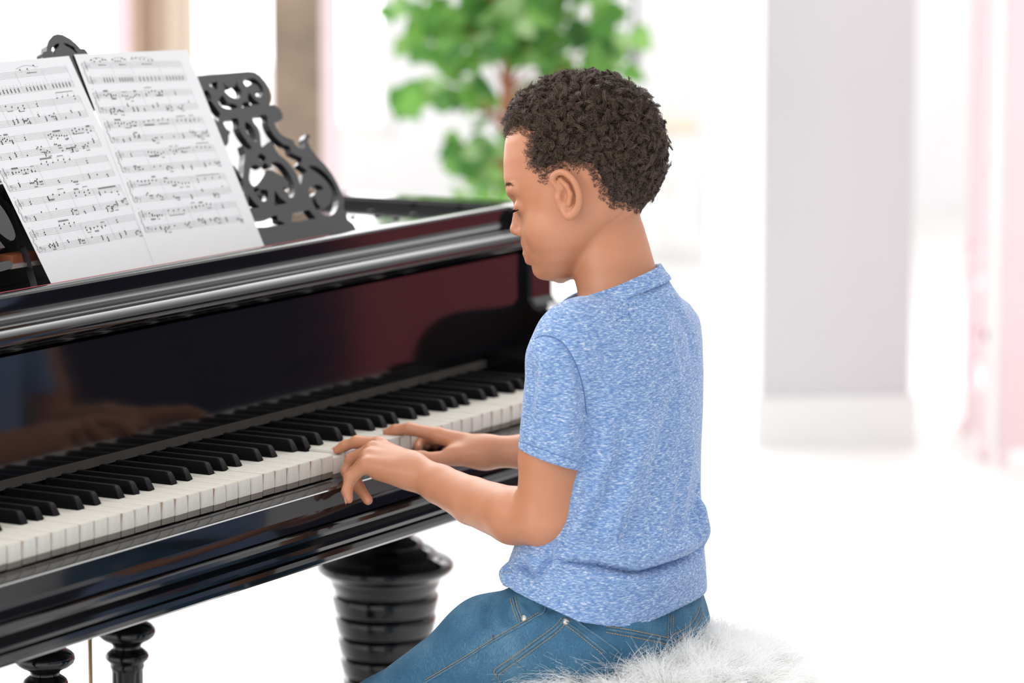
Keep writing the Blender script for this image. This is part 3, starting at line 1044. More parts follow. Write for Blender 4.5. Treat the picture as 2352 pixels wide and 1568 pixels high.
def score(quad, seed, label, m0, m1, slope, vtop, offs, bend):
    rnd = random.Random(seed)
    Wd, Hd = 0.212, 0.264
    nx, ny = 24, 28

    def pos(x, y, lift=0.0):
        """x from the left edge, y from the bottom, in metres on the page"""
        s, t = x / Wd, y / Hd
        u, v = bil(quad, s, t)
        o = offs + lift + bend * (math.sin(math.pi * s) * 0.5 + (s - 0.5) ** 2) * (0.35 + 0.65 * t)
        return DO + np.array([u, 0, 0]) + dv * v + dn * o
    v, f, mi = [], [], []
    for lay, lf in ((0, 0.0), (1, -0.00025)):
        for j in range(ny + 1):
            for i in range(nx + 1):
                v.append(pos(Wd * i / nx, Hd * j / ny, lf))
    n1_ = (nx + 1) * (ny + 1)
    for j in range(ny):
        for i in range(nx):
            a = j * (nx + 1) + i
            f.append((a, a + 1, a + nx + 2, a + nx + 1)); f.append((a + n1_, a + nx + 1 + n1_, a + nx + 2 + n1_, a + 1 + n1_))
    rim = [i for i in range(nx + 1)] + [(j + 1) * (nx + 1) - 1 for j in range(1, ny + 1)] + [ny * (nx + 1) + i for i in range(nx - 1, -1, -1)] + [j * (nx + 1) for j in range(ny - 1, 0, -1)]
    for i in range(len(rim)):
        a, b = rim[i], rim[(i + 1) % len(rim)]
        f.append((a, a + n1_, b + n1_, b))
    mi += [0] * len(f)

    def poly(pts):
        k = len(v)
        for x, y in pts:
            v.append(pos(x, y + slope * (x - m0), 0.00018))
        f.append(tuple(range(k, k + len(pts)))); mi.append(1)

    def line(x0, y0, x1, y1, w):
        dx, dy = x1 - x0, y1 - y0
        L = math.hypot(dx, dy) or 1e-9
        nx_, ny_ = -dy / L * w / 2, dx / L * w / 2
        k = max(1, int(L / 0.03))
        for i in range(k):
            a, b = i / k, (i + 1) / k
            poly([(x0 + dx * a - nx_, y0 + dy * a - ny_), (x0 + dx * b - nx_, y0 + dy * b - ny_), (x0 + dx * b + nx_, y0 + dy * b + ny_), (x0 + dx * a + nx_, y0 + dy * a + ny_)])

    def curve(pts, w):
        p = spline(pts, 5)
        for a, b in zip(p[:-1], p[1:]): line(a[0], a[1], b[0], b[1], w)

    def head(x, y, r=0.00105):
        c, s = math.cos(0.4), math.sin(0.4)
        poly([(x + c * 1.25 * r * math.cos(a) - s * 0.85 * r * math.sin(a), y + s * 1.25 * r * math.cos(a) + c * 0.85 * r * math.sin(a)) for a in np.linspace(0, 2 * math.pi, 9)[:-1]])
    sp = 0.00175
    for k in range(6):
        y0 = vtop - 0.0372 * k
        tops = (y0, y0 - 0.0187)
        for yt in tops:
            for i in range(5):
                line(m0, yt - i * sp, m1, yt - i * sp, 0.00016)
        yb = tops[1] - 4 * sp
        # bar lines, brace and clefs
        nb = rnd.choice([3, 4, 4])
        bars = [m0 + (m1 - m0) * (i / nb) + (rnd.uniform(-0.006, 0.006) if 0 < i < nb else 0) for i in range(nb + 1)]
        for i, x in enumerate(bars):
            if i in (0, nb): line(x, y0, x, yb, 0.00022)
            else:
                line(x, y0, x, yb, 0.00018)
        curve([(m0 - 0.0006, y0), (m0 - 0.0022, y0 - 0.003), (m0 - 0.0012, y0 - 0.0095), (m0 - 0.0032, (y0 + yb) / 2), (m0 - 0.0012, yb + 0.0095), (m0 - 0.0022, yb + 0.003), (m0 - 0.0006, yb)], 0.0005)
        cx = m0 + 0.0042
        yt = y0
        curve([(cx, yt - 3.2 * sp), (cx + 0.0011, yt - 2.6 * sp), (cx + 0.0004, yt - 1.9 * sp), (cx - 0.0014, yt - 2.5 * sp), (cx - 0.0010, yt - 3.8 * sp), (cx + 0.0012, yt - 3.9 * sp), (cx + 0.0020, yt - 2.8 * sp), (cx + 0.0006, yt - 1.2 * sp), (cx + 0.0014, yt + 0.8 * sp), (cx + 0.0006, yt + 1.3 * sp), (cx, yt + 0.4 * sp), (cx + 0.0007, yt - 2.5 * sp), (cx + 0.0010, yt - 5.2 * sp), (cx, yt - 5.6 * sp), (cx - 0.0006, yt - 5.1 * sp)], 0.00034)
        yt = tops[1]
        if k == 0:
            curve([(cx, yt - 3.2 * sp), (cx + 0.0011, yt - 2.6 * sp), (cx + 0.0004, yt - 1.9 * sp), (cx - 0.0014, yt - 2.5 * sp), (cx - 0.0010, yt - 3.8 * sp), (cx + 0.0012, yt - 3.9 * sp), (cx + 0.0020, yt - 2.8 * sp), (cx + 0.0006, yt - 1.2 * sp), (cx + 0.0014, yt + 0.8 * sp), (cx + 0.0006, yt + 1.3 * sp), (cx, yt + 0.4 * sp), (cx + 0.0007, yt - 2.5 * sp), (cx + 0.0010, yt - 5.2 * sp)], 0.00034)
        else:
            curve([(cx - 0.0006, yt - 1.2 * sp), (cx - 0.0012, yt - 0.7 * sp), (cx + 0.0002, yt - 0.1 * sp), (cx + 0.0014, yt - 0.9 * sp), (cx + 0.0008, yt - 2.2 * sp), (cx - 0.0014, yt - 3.4 * sp)], 0.0004)
            head(cx - 0.0005, yt - 1.1 * sp, 0.0006)
            head(cx + 0.0024, yt - 0.6 * sp, 0.0003); head(cx + 0.0024, yt - 1.5 * sp, 0.0003)
        # key signature flats
        for s_, yt in enumerate(tops):
            for i in range(3):
                x = m0 + 0.0085 + i * 0.0013
                y = yt - (2 + (i % 2) * 1.3) * sp
                line(x, y + 0.0024, x, y - 0.0006, 0.00018)
                curve([(x, y + 0.0004), (x + 0.0009, y + 0.0006), (x, y - 0.0006)], 0.0002)
        # notes
        for b in range(nb):
            xa, xb_ = bars[b] + (0.015 if b == 0 else 0.004), bars[b + 1] - 0.004
            wd = xb_ - xa
            if k == 0:
                # long notes with a slur above, repeated chords in the bass
                if rnd.random() < 0.75:
                    nq = rnd.choice([1, 3, 6])
                    for i in range(nq):
                        x = xa + wd * (i + 0.5) / nq
                        y = y0 + (rnd.choice([1, 2, 3])) * sp
                        head(x, y); line(x + 0.0011, y, x + 0.0011, y - 0.005, 0.0002)
                    if nq > 2: line(xa + wd * 0.4, y0 - 0.003, xa + wd * 0.85, y0 - 0.0033, 0.0008)
                    curve([(xa, y0 + 0.003), (xa + wd * 0.5, y0 + 0.0062), (xb_, y0 + 0.003)], 0.0003)
                for i in range(6):
                    if b == 0 and i < 2: continue
                    x = xa + wd * (i + 0.5) / 6
                    for j in range(3): head(x, tops[1] - (1.0 + j) * sp, 0.0009)
                    line(x + 0.0010, tops[1] - 3 * sp, x + 0.0010, tops[1] + 2.2 * sp, 0.00022)
                continue
            # treble: a run of beamed notes, some with chords
            mode = rnd.random()
            npair = rnd.choice([4, 6, 6, 8])
            if mode < 0.18:
                head(xa + wd * 0.3, y0 - 2 * sp); line(xa + wd * 0.3 + 0.0011, y0 - 2 * sp, xa + wd * 0.3 + 0.0011, y0 + 1.2 * sp, 0.0002); head(xa + wd * 0.3, y0 - 3.4 * sp)
            else:
                y = y0 - rnd.uniform(0.0, 2.5) * sp
                i = 0
                while i < npair:
                    g = min(rnd.choice([2, 3, 4]), npair - i)
                    xs_, ys_ = [], []
                    for j in range(g):
                        x = xa + wd * (i + j + 0.5) / npair
                        y += rnd.choice([-1, -0.5, 0.5, 1, 0]) * sp
                        y = min(max(y, y0 - 4.5 * sp), y0 + 1.2 * sp)
                        xs_.append(x); ys_.append(y)
                        head(x, y)
                        if rnd.random() < 0.22: head(x, y - 2 * sp)
                        if rnd.random() < 0.12: head(x, y - 1 * sp)
                    down = rnd.random() < 0.6
                    yb_ = (min(ys_) - 0.0048) if down else (max(ys_) + 0.0048)
                    sx = -0.0011 if down else 0.0011
                    for x, y_ in zip(xs_, ys_): line(x + sx, y_, x + sx, yb_, 0.00018)
                    if g > 1:
                        for q in range(rnd.choice([1, 2])):
                            line(xs_[0] + sx, yb_ + q * (0.0011 if down else -0.0011), xs_[-1] + sx, yb_ + q * (0.0011 if down else -0.0011), 0.00065)
                    i += g
            # bass: chords and single notes
            nq = rnd.choice([2, 3, 4])
            for i in range(nq):
                x = xa + wd * (i + rnd.uniform(0.25, 0.7)) / nq
                y = tops[1] - rnd.uniform(-1.5, 3.5) * sp
                m = rnd.choice([1, 1, 2, 3, 3])
                for j in range(m):
                    head(x + (0.0006 if j % 2 else 0), y - j * 1.15 * sp)
                if rnd.random() < 0.75: line(x + 0.0011, y - (m - 1) * 1.15 * sp, x + 0.0011, y + 0.0042, 0.0002)
                if rnd.random() < 0.3:
                    for j in range(3):
                        head(x + 0.003 * (j + 1), y + rnd.choice([-1, 0, 1]) * sp); line(x + 0.003 * (j + 1) + 0.0011, y, x + 0.003 * (j + 1) + 0.0011, y - 0.005, 0.00018)
                    line(x + 0.0041, y - 0.005, x + 0.0101, y - 0.005, 0.00065)
        # bar number above the system
        if k: line(m0 + 0.0002, y0 + 0.0036, m0 + 0.0002, y0 + 0.0050, 0.00018); curve([(m0 + 0.0010, y0 + 0.0048), (m0 + 0.0018, y0 + 0.0046), (m0 + 0.0011, y0 + 0.0037), (m0 + 0.0019, y0 + 0.0036)], 0.00016)
    o = mesh_obj('sheet_music', v, f, [M_PAPER, M_INK], mi=mi, loc=(DO + dv * 0.13).tolist())
    for p in o.data.polygons:
        if p.material_index == 0: p.use_smooth = True
    o.data.set_sharp_from_angle(angle=math.radians(40))
    return tag(o, label, 'sheet music', 'printed scores on the music desk')


score([(-0.183, 0.0008), (0.0265, 0.0008), (0.0036, 0.265), (-0.2175, 0.2637)], 11, 'white printed score, the nearer left-hand sheet on the music desk, edge tilted', 0.0065, 0.198, 0.010, 0.250, 0.0012, 0.0)
score([(0.0090, 0.0008), (0.2333, 0.0008), (0.2331, 0.260), (0.0134, 0.266)], 23, 'white printed score, the right-hand sheet leaning against the fretwork scrolls', 0.0085, 0.190, -0.020, 0.253, 0.0016, 0.0)

# ------------------------------------------------------------------ fur stool
SC = np.array([0.636, -0.398])
SZ = 0.517
stool = empty('stool', (SC[0], SC[1], 0))
tag(stool, 'round stool with a shaggy white fur top under the boy', 'stool')
SR = 0.144
m = MB(); m.lathe(SC[0], SC[1], [(SR - 0.05, SZ - 0.075), (SR - 0.01, SZ - 0.072), (SR, SZ - 0.055), (SR, SZ - 0.03), (SR - 0.012, SZ - 0.012), (SR - 0.05, SZ), (SR - 0.12, SZ + 0.002)], 64)
M_FURBASE = simple('white_fur_backing', (0.82, 0.81, 0.79), 0.9, 0.03, 60)
seat = m.build('seat', M_FURBASE, stool, smooth=True)
m = MB(); m.lathe(SC[0], SC[1], [(SR - 0.02, SZ - 0.105), (SR - 0.015, SZ - 0.10), (SR - 0.015, SZ - 0.076)], 48); m.build('seat_frame', M_STOOLWOOD, stool, sharp=40)
for a in (45, 135, 225, 315):
    ca, sa = math.cos(math.radians(a)), math.sin(math.radians(a))
    m = MB(); m.tube([(SC[0] + ca * 0.16, SC[1] + sa * 0.16, 0.0), (SC[0] + ca * 0.14, SC[1] + sa * 0.14, 0.18), (SC[0] + ca * 0.115, SC[1] + sa * 0.115, SZ - 0.10)], [0.011, 0.016, 0.02], 14)
    m.build('leg', M_STOOLWOOD, stool, smooth=True)


def hair_mat(name, c0, c1, rough=0.5, glow=0.0):
    t = NT(name)
    h = t.n('ShaderNodeHairInfo')
    t.l(t.ramp(h.outputs['Random'], [(0.0, c0), (1.0, c1)]), t.b.inputs['Base Color'])
    t.set(Roughness=rough)
    t.b.inputs['Specular IOR Level'].default_value = 0.35
    if glow:
        # thin pale hairs let the light through
        tr = t.n('ShaderNodeBsdfTranslucent'); tr.inputs[0].default_value = (*c1, 1)
        mx = t.n('ShaderNodeMixShader'); mx.inputs[0].default_value = glow
        t.l(t.b.outputs[0], mx.inputs[1]); t.l(tr.outputs[0], mx.inputs[2]); t.l(mx.outputs[0], t.t.nodes['Material Output'].inputs[0])
    return t.m


def strands(name, polylines, radii, mat, parent, kind=None):
    """hair strands as one curves object; polylines: (n, k, 3) world, radii: (k,)"""
    pl = np.asarray(polylines, dtype=np.float32)
    n, k, _ = pl.shape
    hc = bpy.data.hair_curves.new(name)
    hc.add_curves([k] * n)
    off = np.array(parent_origin(parent), dtype=np.float32)
    hc.attributes['position'].data.foreach_set('vector', (pl - off).reshape(-1))
    ra = hc.attributes.get('radius') or hc.attributes.new('radius', 'FLOAT', 'POINT')
    ra.data.foreach_set('value', np.tile(np.asarray(radii, dtype=np.float32), n))
    hc.materials.append(mat)
    o = bpy.data.objects.new(name, hc)
    link(o, parent)
    if kind: o['kind'] = kind
    return o


def build_fur():
    N = 44000
    n_top = int(N * 0.68)
    rr_ = SR * np.sqrt(RNG.random(n_top)); th = RNG.random(n_top) * 2 * np.pi
    zt = SZ + 0.002 - 0.014 * np.clip((rr_ - (SR - 0.05)) / 0.05, 0, 1) ** 2
    base = np.stack([SC[0] + rr_ * np.cos(th), SC[1] + rr_ * np.sin(th), zt], 1)
    out = np.stack([np.cos(th), np.sin(th), np.zeros(n_top)], 1) * (0.12 + 0.60 * (rr_ / SR)[:, None]) + np.array([0, 0, 1.0]) * (1.05 - 0.65 * (rr_ / SR)[:, None] ** 2)
    ns = N - n_top
    th = RNG.random(ns) * 2 * np.pi
    b2 = np.stack([SC[0] + (SR - 0.004) * np.cos(th), SC[1] + (SR - 0.004) * np.sin(th), SZ - 0.065 + 0.055 * RNG.random(ns)], 1)
    o2 = np.stack([np.cos(th), np.sin(th), 0.1 - 0.4 * RNG.random(ns)], 1)
    base = np.vstack([base, b2]); out = np.vstack([out, o2])
    # tufts: neighbouring hairs lean the same way
    ph = base[:, 0] * 95 + np.sin(base[:, 1] * 80) * 2; ph2 = base[:, 1] * 88 + np.sin(base[:, 0] * 75) * 2
    lean = np.stack([np.sin(ph), np.cos(ph2), 0.15 * np.sin(ph + ph2)], 1)
    d = out + 0.55 * lean + 0.16 * RNG.normal(size=out.shape)
    d /= np.linalg.norm(d, axis=1)[:, None]
    L = RNG.uniform(0.032, 0.060, len(d))[:, None]
    k = 6
    curl = RNG.normal(size=d.shape) * 0.35
    pts = []
    for i in range(k):
        t = i / (k - 1)
        p = base + d * L * t + curl * L * t * t * 0.5 - np.array([0, 0, 1.0]) * L * t * t * 0.42
        pts.append(p)
    pl = np.stack(pts, 1)
    strands('fur', pl, np.linspace(0.00024, 0.00006, k), hair_mat('white_fur', (0.93, 0.925, 0.915), (0.98, 0.98, 0.975), 0.8, 0.5), stool, 'stuff')


build_fur()

# ------------------------------------------------------------------ the boy: smooth implicit surfaces meshed by surface nets
D0 = 3.82                                     # distance of the boy's middle from the camera
UPX = D0 / F                                  # metres per pixel there


def C3(px, py, dd=0.0):
    """camera-space point (right, up, away) for a pixel at distance D0 + dd"""
    D = D0 + dd
    return np.array([(px - W / 2) / F * D, -(py - H / 2) / F * D, D])


def to_world(v):
    return np.asarray(v) @ RM + CAM


def smin(a, b, k):
    h = np.clip(0.5 + 0.5 * (b - a) / k, 0, 1)
    return b * (1 - h) + a * h - k * h * (1 - h)


def smax(a, b, k):
    return -smin(-a, -b, k)


class Cone:
    """tapered capsule"""
    def __init__(s, a, b, ra, rb):
        s.a, s.b, s.ra, s.rb = np.array(a), np.array(b), ra, rb

    def __call__(s, p):
        ab = s.b - s.a
        t = np.clip(((p - s.a) @ ab) / (ab @ ab + 1e-12), 0, 1)
        return np.linalg.norm(p - s.a - t[:, None] * ab, axis=1) - (s.ra + (s.rb - s.ra) * t)


class Ell:
    """ellipsoid with optional rotation (rows: local axes)"""
    def __init__(s, c, r, R=None):
        s.c, s.r, s.R = np.array(c), np.array(r, float), R

    def __call__(s, p):
        q = p - s.c
        if s.R is not None: q = q @ s.R.T
        k0 = np.linalg.norm(q / s.r, axis=1)
        k1 = np.linalg.norm(q / (s.r * s.r), axis=1) + 1e-9
        return k0 * (k0 - 1) / k1


def px_cone(a, b, ra, rb):
    """a, b = (px, py, dd); radii in pixels at the boy"""
    return Cone(C3(*a), C3(*b), ra * UPX, rb * UPX)


def polymesh(fn, lo, hi, h):
    """surface nets of fn = 0 inside the box lo..hi, voxel h; evaluated only near the surface"""
    lo, hi = np.array(lo, float), np.array(hi, float)
    B = 8
    nb = np.ceil((hi - lo) / (h * B)).astype(int)
    n = nb * B + 1
    G = np.full(n, 1.0, dtype=np.float32)
    cs = np.stack(np.meshgrid(*[np.arange(k) for k in nb], indexing='ij'), -1).reshape(-1, 3)
    ctr = lo + (cs + 0.5) * B * h
    d = np.concatenate([fn(ctr[i:i + 20000]) for i in range(0, len(ctr), 20000)])
    near = np.abs(d) < B * h * 0.87 * 1.7 + 2 * h
    for c, dd in zip(cs[(~near) & (d < 0)], d[(~near) & (d < 0)]):
        G[c[0] * B:c[0] * B + B + 1, c[1] * B:c[1] * B + B + 1, c[2] * B:c[2] * B + B + 1] = -1.0
    ax = np.arange(B + 1)
    loc = np.stack(np.meshgrid(ax, ax, ax, indexing='ij'), -1).reshape(-1, 3)
    kc = cs[near]
    for i in range(0, len(kc), 100):
        ch = kc[i:i + 100]
        idx = (ch[:, None, :] * B + loc[None]).reshape(-1, 3)
        val = fn(lo + idx * h)
        G[idx[:, 0], idx[:, 1], idx[:, 2]] = val
    sg = G < 0
    act = np.zeros(n - 1, dtype=bool)
    c8 = [(i, j, k) for i in (0, 1) for j in (0, 1) for k in (0, 1)]
    sl = lambda o: tuple(slice(q, q + m - 1) for q, m in zip(o, n))
    s0 = sg[sl((0, 0, 0))]
    for o in c8[1:]: act |= sg[sl(o)] != s0
    cells = np.argwhere(act)
    vals = np.stack([G[cells[:, 0] + o[0], cells[:, 1] + o[1], cells[:, 2] + o[2]] for o in c8], 1)
    acc = np.zeros((len(cells), 3)); cnt = np.zeros(len(cells))
    for a in range(8):
        for ax_ in range(3):
            if c8[a][ax_] == 0:
                o2 = list(c8[a]); o2[ax_] = 1
                b = c8.index(tuple(o2))
                va, vb = vals[:, a], vals[:, b]
                m = (va < 0) != (vb < 0)
                t = np.where(m, va / np.where(m, va - vb, 1), 0)
                pt = np.array(c8[a], float)[None] + np.zeros((len(cells), 3)); pt[:, ax_] += t
                acc += pt * m[:, None]; cnt += m
    V = lo + (cells + acc / cnt[:, None]) * h
    lid = (cells[:, 0] * (n[1] - 1) + cells[:, 1]) * (n[2] - 1) + cells[:, 2]

    def find(c):
        return np.searchsorted(lid, (c[:, 0] * (n[1] - 1) + c[:, 1]) * (n[2] - 1) + c[:, 2])
    faces = []
    for ax_ in range(3):
        o = [0, 0, 0]; o[ax_] = 1
        A0 = sg[tuple(slice(0, m - q) for q, m in zip(o, n))]
        A1 = sg[tuple(slice(q, m) for q, m in zip(o, n))]
        e = np.argwhere(A0 != A1)
        u, w = (ax_ + 1) % 3, (ax_ + 2) % 3
        ok = (e[:, u] > 0) & (e[:, w] > 0) & (e[:, u] < n[u] - 1) & (e[:, w] < n[w] - 1)
        e = e[ok]
        du = np.zeros(3, int); du[u] = 1
        dw = np.zeros(3, int); dw[w] = 1
        q = np.stack([find(e - du - dw), find(e - dw), find(e), find(e - du)], 1)
        fl = sg[e[:, 0], e[:, 1], e[:, 2]]
        q[~fl] = q[~fl][:, ::-1]
        faces.append(q)
    return V, np.concatenate(faces)


def vnormals(V, Fq):
    nrm = np.zeros_like(V)
    fn_ = np.cross(V[Fq[:, 2]] - V[Fq[:, 0]], V[Fq[:, 3]] - V[Fq[:, 1]])
    for i in range(4): np.add.at(nrm, Fq[:, i], fn_)
    return nrm / (np.linalg.norm(nrm, axis=1)[:, None] + 1e-12)


def relax(V, Fq, it=2, lam=0.5):
    e = np.concatenate([Fq[:, [0, 1]], Fq[:, [1, 2]], Fq[:, [2, 3]], Fq[:, [3, 0]]])
    cnt = np.zeros(len(V)); np.add.at(cnt, e[:, 0], 1); np.add.at(cnt, e[:, 1], 1)
    for _ in range(it):
        a = np.zeros_like(V)
        np.add.at(a, e[:, 0], V[e[:, 1]]); np.add.at(a, e[:, 1], V[e[:, 0]])
        V = V + lam * (a / cnt[:, None] - V)
    return V


def fast_mesh(name, V, Fq, mat, parent):
    """world-space quads to an object, quickly"""
    off = np.array(parent_origin(parent))
    me = bpy.data.meshes.new(name)
    nf = len(Fq)
    me.vertices.add(len(V)); me.vertices.foreach_set('co', (V - off).astype(np.float32).reshape(-1))
    me.loops.add(nf * 4); me.loops.foreach_set('vertex_index', Fq.astype(np.int32).reshape(-1))
    me.polygons.add(nf)
    me.polygons.foreach_set('loop_start', np.arange(0, nf * 4, 4, dtype=np.int32))
    me.polygons.foreach_set('use_smooth', np.ones(nf, dtype=bool))
    me.update(calc_edges=True)
    for m in (mat if isinstance(mat, (list, tuple)) else [mat]): me.materials.append(m)
    o = bpy.data.objects.new(name, me)
    link(o, parent)
    return o


# ---- materials of the figure
def skin_mat():
    t = NT('warm_brown_skin')
    v = t.coords()
    n1_ = t.noise(v, 14, 4)
    t.l(t.ramp(n1_, [(0.3, (0.50, 0.215, 0.115)), (0.7, (0.575, 0.262, 0.150))]), t.b.inputs['Base Color'])
    t.set(Roughness=0.41)
    t.b.inputs['Subsurface Weight'].default_value = 0.22
    t.b.inputs['Subsurface Radius'].default_value = (1.0, 0.35, 0.2)
    t.b.inputs['Subsurface Scale'].default_value = 0.006
    t.b.inputs['Specular IOR Level'].default_value = 0.42
    t.bump(t.noise(v, 900, 2), 0.08, 0.0004)
    return t.m


M_SKIN = skin_mat()
M_LIP = simple('soft_lip', (0.50, 0.18, 0.13), 0.4, 0.05, 60)
M_NAIL = simple('pale_nail', (0.66, 0.36, 0.27), 0.3, 0.03, 60)


def shirt_mat():
    t = NT('heathered_blue_jersey')
    v = t.coords(scale=(1.0, 1.0, 4.6), rot=(math.radians(10), math.radians(-12), 0))
    a = t.noise(v, 210, 3, 0.6)
    b = t.noise(t.coords(scale=(1.0, 1.0, 3.6), rot=(math.radians(-8), math.radians(14), 0)), 150, 3, 0.65)
    ad = t.n('ShaderNodeMath', operation='MULTIPLY_ADD'); t.l(a, ad.inputs[0]); ad.inputs[1].default_value = 0.62
    m2 = t.n('ShaderNodeMath', operation='MULTIPLY'); t.l(b, m2.inputs[0]); m2.inputs[1].default_value = 0.38
    t.l(m2.outputs[0], ad.inputs[2])
    t.l(t.ramp(ad.outputs[0], [(0.36, (0.100, 0.190, 0.41)), (0.475, (0.170, 0.285, 0.53)), (0.55, (0.285, 0.405, 0.62)), (0.65, (0.62, 0.68, 0.77))]), t.b.inputs['Base Color'])
    t.set(Roughness=0.9)
    t.b.inputs['Specular IOR Level'].default_value = 0.15
    t.b.inputs['Sheen Weight'].default_value = 0.25
    t.bump(a, 0.25, 0.0006)
    return t.m


M_SHIRT = shirt_mat()


def denim_mat():
    t = NT('faded_blue_denim')
    v = t.coords()
    f1 = t.noise(v, 11, 5, 0.6)
    f2 = t.noise(t.coords(scale=(6, 6, 1), rot=(0.5, 0.6, 0)), 260, 2)
    ad = t.n('ShaderNodeMath', operation='MULTIPLY_ADD'); t.l(f1, ad.inputs[0]); ad.inputs[1].default_value = 0.6
    m2 = t.n('ShaderNodeMath', operation='MULTIPLY'); t.l(f2, m2.inputs[0]); m2.inputs[1].default_value = 0.4
    t.l(m2.outputs[0], ad.inputs[2])
    t.l(t.ramp(ad.outputs[0], [(0.32, (0.024, 0.080, 0.150)), (0.50, (0.050, 0.142, 0.240)), (0.66, (0.135, 0.265, 0.37))]), t.b.inputs['Base Color'])
    t.set(Roughness=0.88)
    t.b.inputs['Specular IOR Level'].default_value = 0.2
    t.bump(f2, 0.25, 0.0005)
    return t.m


M_DENIM = denim_mat()
M_THREAD = simple('tan_stitching_thread', (0.42, 0.30, 0.17), 0.8, 0.2, 200)
M_SEAM = simple('pale_worn_denim_seam', (0.085, 0.175, 0.26), 0.9, 0.25, 150)
M_RED = simple('dark_red_thread', (0.20, 0.02, 0.03), 0.8, 0.1, 100)
M_SCALP = simple('dark_brown_hair_roots', (0.020, 0.012, 0.009), 0.85, 0.3, 200)
M_LASH = simple('black_lash', (0.012, 0.009, 0.008), 0.6, 0.05)
M_EYE = simple('eye_white', (0.75, 0.72, 0.70), 0.2, 0.02)
M_SHOE = simple('white_canvas_shoe', (0.75, 0.75, 0.74), 0.7, 0.03)

boy_o = at(1437, 1500, D=D0)
boy = empty('person', (float(boy_o[0]), float(boy_o[1]), SZ))
tag(boy, 'child in heathered blue T-shirt and jeans sitting on the fur stool playing the piano', 'person')

# ---- head frame: a forward along the face, b down in pixels, s towards the child's left ear
HX, HY, HD = 1350.0, 370.0, 0.015
HYAW = math.radians(9)
_hc, _hs = math.cos(HYAW), math.sin(HYAW)
HS = (D0 + HD) / F


def head_local(p):
    x = p[:, 0] / HS + W / 2 - HX
    y = H / 2 - p[:, 1] / HS
    d = (p[:, 2] - D0 - HD) / HS
    return -x * _hc + d * _hs, y, -x * _hs - d * _hc


def HP(px, py, s=0.0):
    """camera-space point of the head from its mid-plane profile pixel and the offset s towards the near ear"""
    a = (HX - px) / _hc
    x = HX - a * _hc - s * _hs
    d = a * _hs - s * _hc
    return np.array([(x - W / 2) * HS, (H / 2 - py) * HS, D0 + HD + d * HS])


HF_Y = np.array([150, 185, 192, 205, 230, 260, 300, 330, 370, 410, 430, 453, 470, 490, 520, 545, 560, 577, 590, 605, 615, 630, 640, 646, 660], float)
HF_X = np.array([1330, 1322, 1286, 1250, 1214, 1188, 1167, 1161, 1158, 1159, 1164, 1175, 1184, 1191, 1196, 1199, 1202, 1207, 1213, 1222, 1229, 1240, 1255, 1275, 1290], float)
HB_Y = np.array([150, 185, 192, 205, 230, 260, 300, 340, 380, 420, 450, 480, 500, 530, 560, 600, 630, 646, 660], float)
HB_X = np.array([1335, 1345, 1382, 1425, 1463, 1486, 1503, 1512, 1512, 1500, 1485, 1464, 1445, 1418, 1395, 1362, 1335, 1300, 1291], float)
HW_Y = np.array([150, 185, 192, 205, 230, 270, 320, 370, 410, 450, 480, 510, 540, 570, 600, 625, 640, 648, 660], float)
HW_X = np.array([2, 14, 45, 75, 108, 134, 146, 146, 142, 136, 130, 122, 113, 101, 84, 62, 44, 20, 4], float)


def head_base(p):
    a, y, s = head_local(p)
    af = (HX - np.interp(y, HF_Y, HF_X)) / _hc
    ab = (HX - np.interp(y, HB_Y, HB_X)) / _hc
    w = np.interp(y, HW_Y, HW_X)
    # widest point lies behind the middle at the level of the skull
    am = ab + (af - ab) * np.interp(y, [185, 350, 480, 560, 640], [0.48, 0.47, 0.45, 0.42, 0.5])
    half = np.where(a > am, af - am, am - ab)
    half = np.maximum(half, 3)
    n = np.interp(y, [185, 300, 480, 560, 640], [2.0, 2.1, 2.12, 2.05, 2.0])
    g = (np.abs((a - am) / half) ** n + np.abs(s / w) ** n) ** (1 / n)
    # distance estimate from the gradient in the slice
    r = np.sqrt((a - am) ** 2 + s ** 2) + 1e-6
    d = np.where(g > 1e-3, r * (1 - 1 / np.maximum(g, 1e-3)), -np.minimum(half, w))
    dy = np.maximum(np.maximum(186 - y, y - 646), 0)
    d = np.sign(d) * np.minimum(np.abs(d), 200)
    d = np.where(dy > 0, np.sqrt(np.maximum(d, 0) ** 2 + dy ** 2) + np.minimum(d, 0), d)
    return d * HS * 0.8


def hell(px, py, s, ra, rb, rs, tilt=0.0):
    """ellipsoid in the head frame: radii along face, down, side (pixels)"""
    fw = np.array([-_hc, 0, _hs]); sd = np.array([-_hs, 0, -_hc]); dn_ = np.array([0, -1.0, 0])
    ct, st = math.cos(tilt), math.sin(tilt)
    R = np.stack([fw * ct + dn_ * st, dn_ * ct - fw * st, sd])
    return Ell(HP(px, py, s), np.array([ra, rb, rs]) * HS, R)


def hcone(a, b, ra, rb):
    return Cone(HP(*a), HP(*b), ra * HS, rb * HS)


head_add = [
    (hcone((1190, 476, 0), (1184, 522, 0), 9, 11), 0.006), (hell(1188, 527, 0, 16, 13, 15), 0.004),
    (hell(1196, 533, 15, 12, 9, 9), 0.003), (hell(1196, 533, -15, 12, 9, 9), 0.003),
    (hcone((1208, 556, 0), (1216, 580, 0), 10, 9), 0.006),
    (hell(1268, 530, 74, 46, 46, 30), 0.012), (hell(1268, 530, -74, 46, 46, 30), 0.012),
    (hell(1252, 622, 0, 26, 20, 30), 0.010),
    (hcone((1180, 440, 20), (1196, 436, 78), 11, 9), 0.008), (hcone((1180, 440, -20), (1196, 436, -78), 11, 9), 0.008),
    (hell(1206, 474, 52, 18, 16, 24), 0.004), (hell(1206, 474, -52, 18, 16, 24), 0.004),
]
lip_up = [hcone((1211, 583, 0), (1222, 585, 26), 9, 4.5), hcone((1211, 583, 0), (1222, 585, -26), 9, 4.5)]
